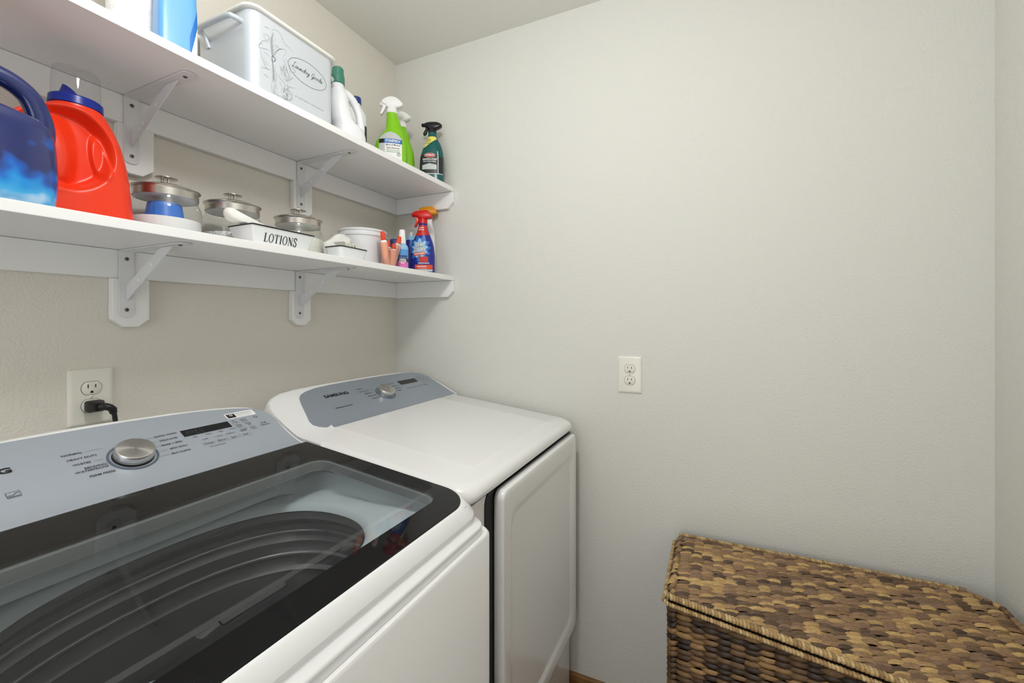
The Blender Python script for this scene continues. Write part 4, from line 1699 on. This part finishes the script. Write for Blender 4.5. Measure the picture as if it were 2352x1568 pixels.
obj('label', b.patch(-.047, .047, .005, .182, oxi, 90, 150), ['bluelabel', 'lightblue', 'redlabel', 'white', 'orangelabel', 'greylabel'], t, smooth=60, recalc=False)
mb = MB()
mbi = MB()
for tx, z, wd, sz in (('OXI', .105, .029, .0205), ('CLEAN', .0875, .043, .0205)):
    join(mbi, text_mb(tx, sz, on_b(b, -.006, z, .0012, .12), shear=.15, bold=.0016, width=wd * 1.04))
    join(mb, text_mb(tx, sz, on_b(b, -.006, z, .0018, .12), shear=.15, bold=.0006, width=wd))
obj('lettering_outline', mbi, 'inkblack', t, smooth=0, recalc=False)
obj('brand_lettering', mb, 'white', t, smooth=0, recalc=False)
mb = MB()
q = MB()
for i in range(13):
    x = -.027 + .042 * i / 12
    for dz in (-.0058, .0058):
        zz = .071 + dz + (x + .006) * .12
        q.v.append((x, b.front(x, zz, .0014), zz))
for i in range(12):
    q.f.append([2 * i, 2 * i + 2, 2 * i + 3, 2 * i + 1])
    q.m.append(0)
obj('name_strip', q, 'orangelabel', t, smooth=0, recalc=False)
mb = text_mb('MAX FORCE', .0085, on_b(b, -.006, .071, .0020, .12), shear=.2, bold=.0002, width=.038)
join(mb, text_mb('POWERS OUT', .0055, on_b(b, .0, .172, .0013), bold=.0002, width=.018))
join(mb, text_mb('TOUGH STAINS', .0055, on_b(b, -.002, .164, .0013), bold=.0002, width=.022))
join(mb, text_mb('LAUNDRY STAIN REMOVER', .0050, on_b(b, .002, .0225, .0013), bold=.0003, width=.036))
join(mb, text_mb('LAUNDRY STAIN REMOVER SPRAY', .0035, on_b(b, .006, .0145, .0013), width=.034))
obj('label_lettering', mb, 'white', t, smooth=0, recalc=False)
sprayer(t, .190, 'redtrig', 'angular', 'redtrig', dx=.002, r=.0172)

# ---- bottle with clear cap, left of the stain remover
t = thing('care_bottle', 'dark blue bottle with a clear cap, half hidden by the OXI CLEAN spray', 'bottle', (-.086, -.150, ZLT), -50)
b = Bottle([(0, .018, .018, 0, 0, 2.4), (.004, .0205, .0205, 0, 0, 2.4), (.138, .0205, .0205, 0, 0, 2.4), (.145, .0195, .0195, 0, 0, 2.2), (.156, .0195, .0195, 0, 0, 2.2), (.158, .0185, .0185, 0, 0, 2)])
build(t, 'bottle_body', b, 'lightblue')
obj('label', b.patch(-.0202, .0202, .004, .142, lambda u, v, x, z: 1 if (v > .80 and abs(x) < .006) else 0, 30, 40), ['oxiblue', 'bluelabel'], t, smooth=60, recalc=False)
obj('cap', MB().lathe([(.0178, .158), (.0172, .182), (.0150, .184)], 0, 0, 28, False, True), 'clearcap', t, smooth=40)
obj('nozzle', MB().lathe([(.006, .158), (.006, .172), (.004, .176)], 0, 0, 16), 'white', t, smooth=40)

# ---- white spray with orange trigger, behind
t = thing('cleaner_spray', 'white spray bottle with an orange trigger, behind the OXI CLEAN spray', 'spray bottle', (-.039, -.196, ZLT), -63)
b = Bottle([(0, .031, .024, 0, 0, 2.6), (.004, .0330, .026, 0, 0, 2.6), (.100, .0330, .026, 0, 0, 2.5), (.150, .030, .024, .001, 0, 2.4), (.185, .025, .021, .002, 0, 2.2), (.212, .018, .017, .003, 0, 2), (.233, .0160, .016, .004, 0, 2)], n=48)
build(t, 'bottle_body', b, 'whiteplastic')
sprayer(t, .233, 'orangetrig', 'angular', 'white', dx=.004, r=.0168)

# ================================================================== upper shelf
# ---- paper towel roll, cut by the top of the picture
t = thing('paper_towel_roll', 'white embossed paper towel roll standing left of the blue bottle', 'paper towels', (-0.985, -.135, ZUT))
m = mat('embossed paper', rgb(240, 240, 240), .9)
bump(m, 90, .8, .003, detail=1)
obj('paper', MB().lathe([(.020, .0004), (.056, .0004), (.058, .003), (.058, .277), (.056, .279), (.020, .279), (.020, .0004)], 0, 0, 56, False, False), m, t, smooth=40)
obj('cardboard_core', MB().lathe([(.0195, .001), (.0195, .278), (.0180, .278), (.0180, .001), (.0195, .001)], 0, 0, 32, False, False), mat('cardboard', rgb(170, 140, 104), .9), t, smooth=40)

# ---- blue bottle, cut by the top of the picture
t = thing('softener_bottle', 'sky blue bottle on the upper shelf, left of the tin bin', 'bottle', (-.9735, -.237, ZUT), -14)
b = Bottle([(0, .0315, .028, 0, 0, 7), (.003, .0335, .0300, 0, 0, 7), (.075, .0335, .0300, 0, 0, 7), (.125, .0325, .0295, .0, 0, 6), (.165, .031, .027, 0, 0, 5), (.205, .025, .023, -.002, 0, 3), (.235, .017, .017, -.004, 0, 2), (.245, .0165, .0165, -.004, 0, 2)], n=80, sub=9,
           dent=lambda x, z: .005 * max(0, min(1, 1 - abs((z - .155) - (x + .01) * 1.4) / .030)))
build(t, 'bottle_body', b, 'sky')
mb = b.patch(.018, .0325, .006, .110, lambda u, v, x, z: None if z > .050 + (x - .018) * 4.4 else (1 if z < .012 + (x - .020) * 5.2 else 0), 46, 150)
obj('label', mb, ['bluelabel', 'white'], t, smooth=60, recalc=False)
obj('cap', MB().lathe([(.020, .245), (.021, .247), (.0195, .283), (.017, .285)], -.004, 0, 32), 'white', t, smooth=40)

# ---- tin bin lettered Laundry Goods
bx0, bx1, by0, by1, bz = -.822, -.566, -.252, -.030, .2165
cx, cy = (bx0 + bx1) / 2, (by0 + by1) / 2
t = thing('tin_bin', 'white tin bin with a sketch, lettered Laundry Goods, on the upper shelf', 'bin', (cx, cy, ZUT))
hx, hy = (bx1 - bx0) / 2, (by1 - by0) / 2
lo = []
for z, i in ((.0004, .004), (.003, 0), (bz - .012, 0), (bz - .010, 0), (bz, .0), (bz, .002), (.004, .002)):
    lo.append([(a, b_, z) for a, b_ in rrect(-hx + i, hx - i, -hy + i, hy - i, .028, 8)])
obj('bin_body', MB().loft(lo), 'bin', t, smooth=40)
lo = []
for z, i in ((bz - .003, .0005), (bz - .003, -.0075), (bz - .001, -.0095), (bz + .004, -.0095), (bz + .006, -.007), (bz + .006, .004)):
    lo.append([(a, b_, z) for a, b_ in rrect(-hx + i, hx - i, -hy + i, hy - i, .032, 8)])
obj('rolled_rim', MB().loft(lo, False, False), mat('rim paint', rgb(238, 236, 228), .35), t, smooth=40)
for s in (-1, 1):
    ys = [-.078, .052]
    mb = MB()
    mb.tube([(s * (hx - .001), ys[0], bz - .031), (s * (hx + .016), ys[0] + .003, bz - .030), (s * (hx + .026), ys[0] + .018, bz - .029), (s * (hx + .027), ys[1] - .018, bz - .029), (s * (hx + .020), ys[1] - .002, bz - .030), (s * (hx + .009), ys[1], bz - .040), (s * (hx - .001), ys[1], bz - .062)], .0062, 10, sub=5)
    obj('handle', mb, 'bin', t, smooth=60)
FY = -hy - .0006


def on_bin(a, c):
    return (a - cx, FY, c - ZUT)


mb = MB()
LN = [[(-.7897, 2.0006), (-.7973, 2.0001), (-.8012, 1.9889), (-.7973, 1.9896)],
      [(-.8012, 1.9889), (-.7973, 2.0001), (-.7894, 2.0107), (-.7749, 2.0147)], [(-.7973, 1.9896), (-.7941, 1.9719), (-.7862, 1.9552), (-.7798, 1.9465), (-.7716, 1.9486)],
      [(-.7981, 1.9884), (-.7862, 1.993), (-.7716, 1.9952)], [(-.7878, 2.0464), (-.7798, 2.0491), (-.7733, 2.0477)],
      [(-.7675, 2.049), (-.7617, 2.0548), (-.7533, 2.0576), (-.7448, 2.0558), (-.7388, 2.0484), (-.7336, 2.0405), (-.7292, 2.0359), (-.7186, 2.0349), (-.7114, 2.031), (-.7032, 2.0292)],
      [(-.7894, 2.0273), (-.7814, 2.0306), (-.7733, 2.0279), (-.7798, 2.0164), (-.7862, 2.0202), (-.7894, 2.0273)],
      [(-.76, 2.0172), (-.7516, 2.0198), (-.7482, 2.0163), (-.7397, 2.0181), (-.7292, 2.0225), (-.7274, 2.0139), (-.7362, 2.0011)],
      [(-.7567, 1.9712), (-.7584, 1.9548), (-.76, 1.9338), (-.7567, 1.9185), (-.7542, 1.9027)], [(-.755, 1.9504), (-.7431, 1.9409), (-.7345, 1.9359), (-.7292, 1.929)],
      [(-.7388, 1.9966), (-.7292, 1.986), (-.7221, 1.9675), (-.715, 1.9585), (-.705, 1.9611)], [(-.7292, 2.0019), (-.7186, 1.9886), (-.7114, 1.9764)],
      [(-.705, 1.9611), (-.7186, 1.9502), (-.731, 1.9408)], [(-.7186, 1.9982), (-.7114, 1.9892), (-.6986, 1.9823), (-.7077, 1.9743), (-.7004, 1.9724)],
      [(-.7675, 1.9208), (-.7667, 1.8982), (-.7567, 1.8953)], [(-.7414, 1.9167), (-.7257, 1.9212), (-.7087, 1.9182), (-.7132, 1.9016), (-.7292, 1.8957), (-.7397, 1.9034), (-.7414, 1.9167)],
      [(-.7634, 1.8952), (-.7516, 1.8961), (-.7362, 1.8956), (-.7221, 1.8951), (-.7041, 1.9026)], [(-.7957, 1.9411), (-.783, 1.9464), (-.7716, 1.9478)],
      [(-.7878, 1.9302), (-.7749, 1.9263)], [(-.7292, 1.9322), (-.715, 1.9328), (-.6986, 1.9376)], [(-.7894, 1.9836), (-.7798, 1.983), (-.7733, 1.9805)],
      [(-.7878, 1.9694), (-.7814, 1.9609), (-.7765, 1.9559)], [(-.7465, 1.9735), (-.7362, 1.9633), (-.7274, 1.9537)], [(-.7465, 1.9329), (-.7379, 1.9215)]]
r_ = random.Random(3)
for L in LN:
    stroke(mb, L, .0007, on_bin, 4, True)
for k in range(80):
    x = r_.choice([-.7655, -.762, -.757, -.736, -.729, -.720]) + r_.uniform(-.006, .006)
    z = r_.uniform(1.90, 2.035) if x < -.75 else r_.uniform(1.90, 1.99)
    stroke(mb, [(x, z), (x + r_.uniform(-.004, .004), z - r_.uniform(.004, .010)), (x + r_.uniform(-.006, .006), z - r_.uniform(.010, .018))], .00045, on_bin, 3, True)
for k in range(16):
    x, z = r_.uniform(-.740, -.711), r_.uniform(1.898, 1.917)
    stroke(mb, [(x, z), (x + r_.uniform(.002, .006), z + r_.uniform(-.003, .003))], .0008, on_bin, 0)
obj('sketch_print', mb, 'sketch', t, smooth=0, recalc=False)
mb = MB()
for L in ([(-.7642, 2.0464), (-.7683, 2.0293), (-.7692, 2.0104), (-.7659, 1.9923), (-.7642, 1.9671), (-.7625, 1.9403), (-.7617, 1.9253)], [(-.7617, 2.0456), (-.7659, 2.0285), (-.7659, 2.0092), (-.7625, 1.9942)],
          [(-.7584, 1.9919), (-.7542, 2.0036), (-.7465, 2.0134), (-.7388, 2.0186)], [(-.7683, 1.9802), (-.7659, 1.9862), (-.76, 1.9863), (-.7575, 1.9808), (-.7625, 1.9734), (-.7675, 1.9761), (-.7683, 1.9802)],
          [(-.7640, 1.9670), (-.7628, 1.9450), (-.7622, 1.9290)], [(-.760, 1.9015), (-.7575, 1.8975)]):
    stroke(mb, L, .0011, on_bin, 4, True)
stroke(mb, [(-.6602 + .0608 * math.cos(2 * PI * k / 60 + .06), 1.9940 + .0315 * math.sin(2 * PI * k / 60 + .06)) for k in range(61)], .00085, on_bin, 0)
obj('oval_print', mb, 'sketchdark', t, smooth=0, recalc=False)
SC = {'L': (1.15, [[(1.0, 2.05), (.75, 2.4), (.45, 2.2), (.45, 1.4), (.4, .6), (.15, .1), (-.1, .2), (.15, .35), (.6, .05), (1.1, .2)]]),
      'a': (1.2, [[(.9, .9), (.5, 1), (.15, .55), (.3, .05), (.7, .3), (.95, .95), (.9, .3), (1.05, .05), (1.25, .3)]]),
      'u': (1.2, [[(0, .6), (.2, 1), (.2, .3), (.45, .05), (.8, .5), (.95, 1), (.9, .3), (1.05, .05), (1.25, .3)]]),
      'n': (1.15, [[(0, .5), (.2, 1), (.2, 0), (.3, .6), (.65, 1), (.8, .7), (.75, .2), (.95, .05), (1.2, .3)]]),
      'd': (1.25, [[(.9, .9), (.5, 1), (.15, .55), (.3, .05), (.7, .3), (1.05, 2.1), (.95, .4), (1.1, .05), (1.3, .3)]]),
      'r': (.9, [[(0, .5), (.2, 1.15), (.35, .95), (.6, .95), (.5, .2), (.7, .05), (.95, .3)]]),
      'y': (1.2, [[(0, .6), (.2, 1), (.25, .3), (.55, .1), (.95, 1), (.7, -.6), (.3, -1.1), (.2, -.7), (.9, .1), (1.2, .35)]]),
      'G': (1.45, [[(1.3, 1.8), (1.0, 2.2), (.45, 1.8), (.2, .9), (.5, .15), (1.0, .4), (1.25, 1.0), (.8, .9)], [(1.25, 1.0), (1.05, -.2), (.6, -.9), (.35, -.6), (1.0, .1), (1.5, .4)]]),
      'o': (1.05, [[(.5, 1), (.15, .6), (.3, .05), (.75, .25), (.75, .8), (.5, 1), (.75, .85), (1.1, .85)]]),
      's': (.85, [[(.0, .25), (.5, 1.05), (.55, .6), (.4, .1), (.1, .15), (.45, -.02), (.85, .2)]]), ' ': (.75, [])}
mb = MB()
x = 0
un = .0066
for ch in 'Laundry Goods':
    wd, ss = SC[ch]
    for L in ss:
        stroke(mb, [(-.7090 + (x + a + .32 * b_) * un, 1.9915 + b_ * un) for a, b_ in L], .0008, on_bin, 4)
    x += wd
obj('script_lettering', mb, 'inkblack', t, smooth=0, recalc=False)
mb = text_mb('YOUR FRESH LAUNDRY DAY', .0062, lambda u, v: on_bin(-.654 + u, 1.9175 + v), width=.093)
mb = MB()
for k in range(20):
    x = -.700 + k * .0047
    if k == 10:
        continue
    h = .0036 if k % 3 else .0030
    stroke(mb, [(x, 1.9155), (x + .0003, 1.9155 + h)], .0007, on_bin, 0)
    stroke(mb, [(x, 1.9155 + (h if k % 2 else h * .5)), (x + .0025, 1.9155 + (h if k % 2 else h * .5))], .0006, on_bin, 0)
    if k % 3 == 0:
        stroke(mb, [(x + .0025, 1.9155), (x + .0025, 1.9155 + h)], .0006, on_bin, 0)
obj('fine_print', mb, 'sketch', t, smooth=0, recalc=False)

# ---- white jug with green cap
t = thing('detergent_jug', 'white laundry jug with a green cap, right of the tin bin', 'jug', (-.497, -.192, ZUT), -18)
t.scale = (.88, .9, 1)
b = Bottle([(0, .052, .042, .036, 0, 2.8), (.004, .058, .048, .036, 0, 2.8), (.040, .0570, .048, .037, 0, 2.7), (.066, .052, .047, .032, 0, 2.5), (.085, .040, .044, .012, 0, 2.2), (.13, .036, .041, .0, 0, 2), (.165, .031, .034, -.002, 0, 2), (.188, .022, .023, -.004, 0, 2), (.196, .0205, .0205, -.004, 0, 2)], n=52, sub=6)
build(t, 'bottle_body', b, 'whiteplastic')
mb = MB()
mb.tube([(-.004, 0, .172), (.022, 0, .178), (.052, 0, .164), (.074, 0, .132), (.083, 0, .095), (.080, 0, .060), (.068, 0, .035)], [.012, .0135, .0135, .0135, .0140, .016, .018], 16, sub=6)
obj('handle', mb, 'whiteplastic', t, smooth=60)
obj('cap', MB().lathe([(.0215, .196), (.0235, .198), (.0230, .222), (.0205, .224), (.0200, .244), (.0175, .2475)], -.004, 0, 32), 'greencap', t, smooth=30)

# ---- white bottle with navy cap behind it
t = thing('bleach_bottle', 'white bottle with navy cap and dark label, behind the green capped jug', 'bottle', (-.331, -.098, ZUT), -35)
b = Bottle([(0, .033, .030, 0, 0, 2.6), (.004, .036, .034, 0, 0, 2.6), (.150, .036, .034, 0, 0, 2.5), (.185, .036, .031, 0, 0, 2.3), (.215, .024, .022, 0, 0, 2), (.226, .016, .016, 0, 0, 2), (.232, .016, .016, 0, 0, 2)])
build(t, 'bottle_body', b, 'whiteplastic')
obj('label', b.patch(-.0358, .0358, .040, .150, lambda u, v, x, z: 0, 30, 20), ['darklabel'], t, smooth=60, recalc=False)
obj('cap', MB().lathe([(.0175, .232), (.0185, .234), (.0175, .254), (.0150, .256)], 0, 0, 28), 'navycap', t, smooth=40)

# ---- lime spray bottles
def lime(label, loc, rz, trig, detail):
    t = thing('lime_spray', label, 'spray bottle', loc, rz)
    b = Bottle([(0, .051, .028, 0, 0, 2.8), (.004, .0545, .031, 0, 0, 2.8), (.060, .0565, .032, 0, 0, 2.5), (.105, .0555, .032, .0, 0, 2.3), (.130, .0480, .030, .003, 0, 2.2), (.148, .0380, .027, .007, 0, 2.1), (.162, .0300, .024, .009, 0, 2), (.190, .0255, .021, .008, 0, 2), (.214, .0200, .019, .004, 0, 2), (.222, .0195, .019, .003, 0, 2)], n=56)
    build(t, 'bottle_body', b, 'green')

    def lab(u, v, x, z):
        a = b.at(z)[1]
        if abs(x) > .040 or z > .146 - 14 * (x) ** 2 or abs(x) > a * .82:
            return None
        if .103 < z < .119:
            return 2 if x < -.022 else 1
        if z >= .119:
            return 3
        if z < .060:
            return 0
        return 0 if x > -.020 else 4
    obj('label', b.patch(-.042, .042, .012, .146, lab, 60, 90), ['white', 'bluelabel', 'inkblack', 'greylabel', 'greylabel'], t, smooth=60, recalc=False)
    mb = text_mb('STONETECH', .0125, on_b(b, .008, .111), bold=.0004, width=.052)
    obj('brand_lettering', mb, 'white', t, smooth=0, recalc=False)
    mb = text_mb('Mold & Mildew', .0095, on_b(b, .010, .0965), bold=.00003, width=.050)
    join(mb, text_mb('Stain Remover', .0095, on_b(b, .010, .0855), bold=.00003, width=.046))
    stroke(mb, [(.0055 * math.cos(2 * PI * k / 20), .0055 * math.sin(2 * PI * k / 20)) for k in range(21)], .0012, on_b(b, .029, .064), 0)
    stroke(mb, [(-.003, -.003), (.003, .003)], .0012, on_b(b, .029, .064), 0)
    obj('label_lettering', mb, 'inkblack', t, smooth=0, recalc=False)
    mb = MB()
    for k in range(2):
        stroke(mb, [(-.018, 0), (.030, 0)], .0014, on_b(b, .004, .0775 - .006 * k), 4)
    obj('fine_print', mb, 'greenprint', t, smooth=0, recalc=False)
    sprayer(t, .2225, 'white', 'dome', trig, dx=.003, r=.0195)
    return t


lime('lime green spray bottle lettered STONETECH, its label facing out', (-.236, -.176, ZUT), -54, 'white', True)
lime('lime green spray bottle with a dark red nozzle, behind the STONETECH one', (-.128, -.132, ZUT), -82, mat('dark red nozzle', rgb(140, 36, 28), .4), False)

# ---- granite cleaner with black trigger
t = thing('granite_spray', 'teal spray bottle with black trigger lettered WEIMAN, at the right shelf end', 'spray bottle', (-.070, -.240, ZUT), -64)
b = Bottle([(0, .043, .025, 0, 0, 3), (.004, .0465, .028, 0, 0, 3), (.060, .0475, .029, 0, 0, 2.8), (.105, .0465, .028, .001, 0, 2.6), (.135, .040, .026, .003, 0, 2.4), (.160, .031, .023, .004, 0, 2.2), (.182, .0205, .019, .003, 0, 2), (.196, .0165, .016, .002, 0, 2), (.204, .0165, .016, .002, 0, 2)], n=56)
build(t, 'bottle_body', b, 'teal')


def wei(u, v, x, z):
    a = b.at(z)[1]
    if abs(x) > a * .94:
        return None
    if .142 < z < .186 and z > .150 + (x + .012) * .75 and abs(x) < a * .92:
        return 1
    if z < .034:
        return None
    if .034 <= z < .0365 + .0:
        return 2
    if abs(x - a * .60) < .0012 and z < .125:
        return 2
    if z < .116 - (abs(x + .005) ** 2) * 6:
        if .052 < z < .076 - abs(x + .004) * .25 and -.034 < x < .024:
            return 3
        return 0
    return None


obj('label', b.patch(-.046, .046, .006, .188, wei, 90, 150), ['darklabel', 'yellow', 'white', 'greylabel'], t, smooth=60, recalc=False)
q = MB()
n = 24
bo = on_b(b, -.004, .1075, .0014)
q.v = [bo(0, 0)] + [bo(.0215 * math.cos(2 * PI * k / n), .0085 * math.sin(2 * PI * k / n)) for k in range(n)]
q.f = [[0, 1 + k, 1 + (k + 1) % n] for k in range(n)]
q.m = [0] * n
obj('name_badge', q, 'redlabel', t, smooth=0, recalc=False)
mb = text_mb('WEIMAN', .0110, on_b(b, -.004, .1075, .0020), bold=.0002, width=.034)
stroke(mb, [(.0215 * math.cos(2 * PI * k / n), .0085 * math.sin(2 * PI * k / n)) for k in range(n + 1)], .0008, on_b(b, -.004, .1075, .0019), 0)
join(mb, text_mb('GRANITE & STONE', .0088, on_b(b, -.004, .0915, .0014), bold=.0003, width=.056))
obj('brand_lettering', mb, 'white', t, smooth=0, recalc=False)
mb = text_mb('DAILY CLEAN & SHINE', .0062, on_b(b, -.005, .0830, .0014), bold=.0002, width=.050)
obj('label_lettering', mb, 'tub', t, smooth=0, recalc=False)
mb = text_mb('Kills\n99.9%\nof germs', .0080, on_b(b, -.0085, .166, .0014))
obj('neck_lettering', mb, 'ink', t, smooth=0, recalc=False)
sprayer(t, .204, 'blackpl', 'flat', 'blackpl', dx=.002, r=.0165)
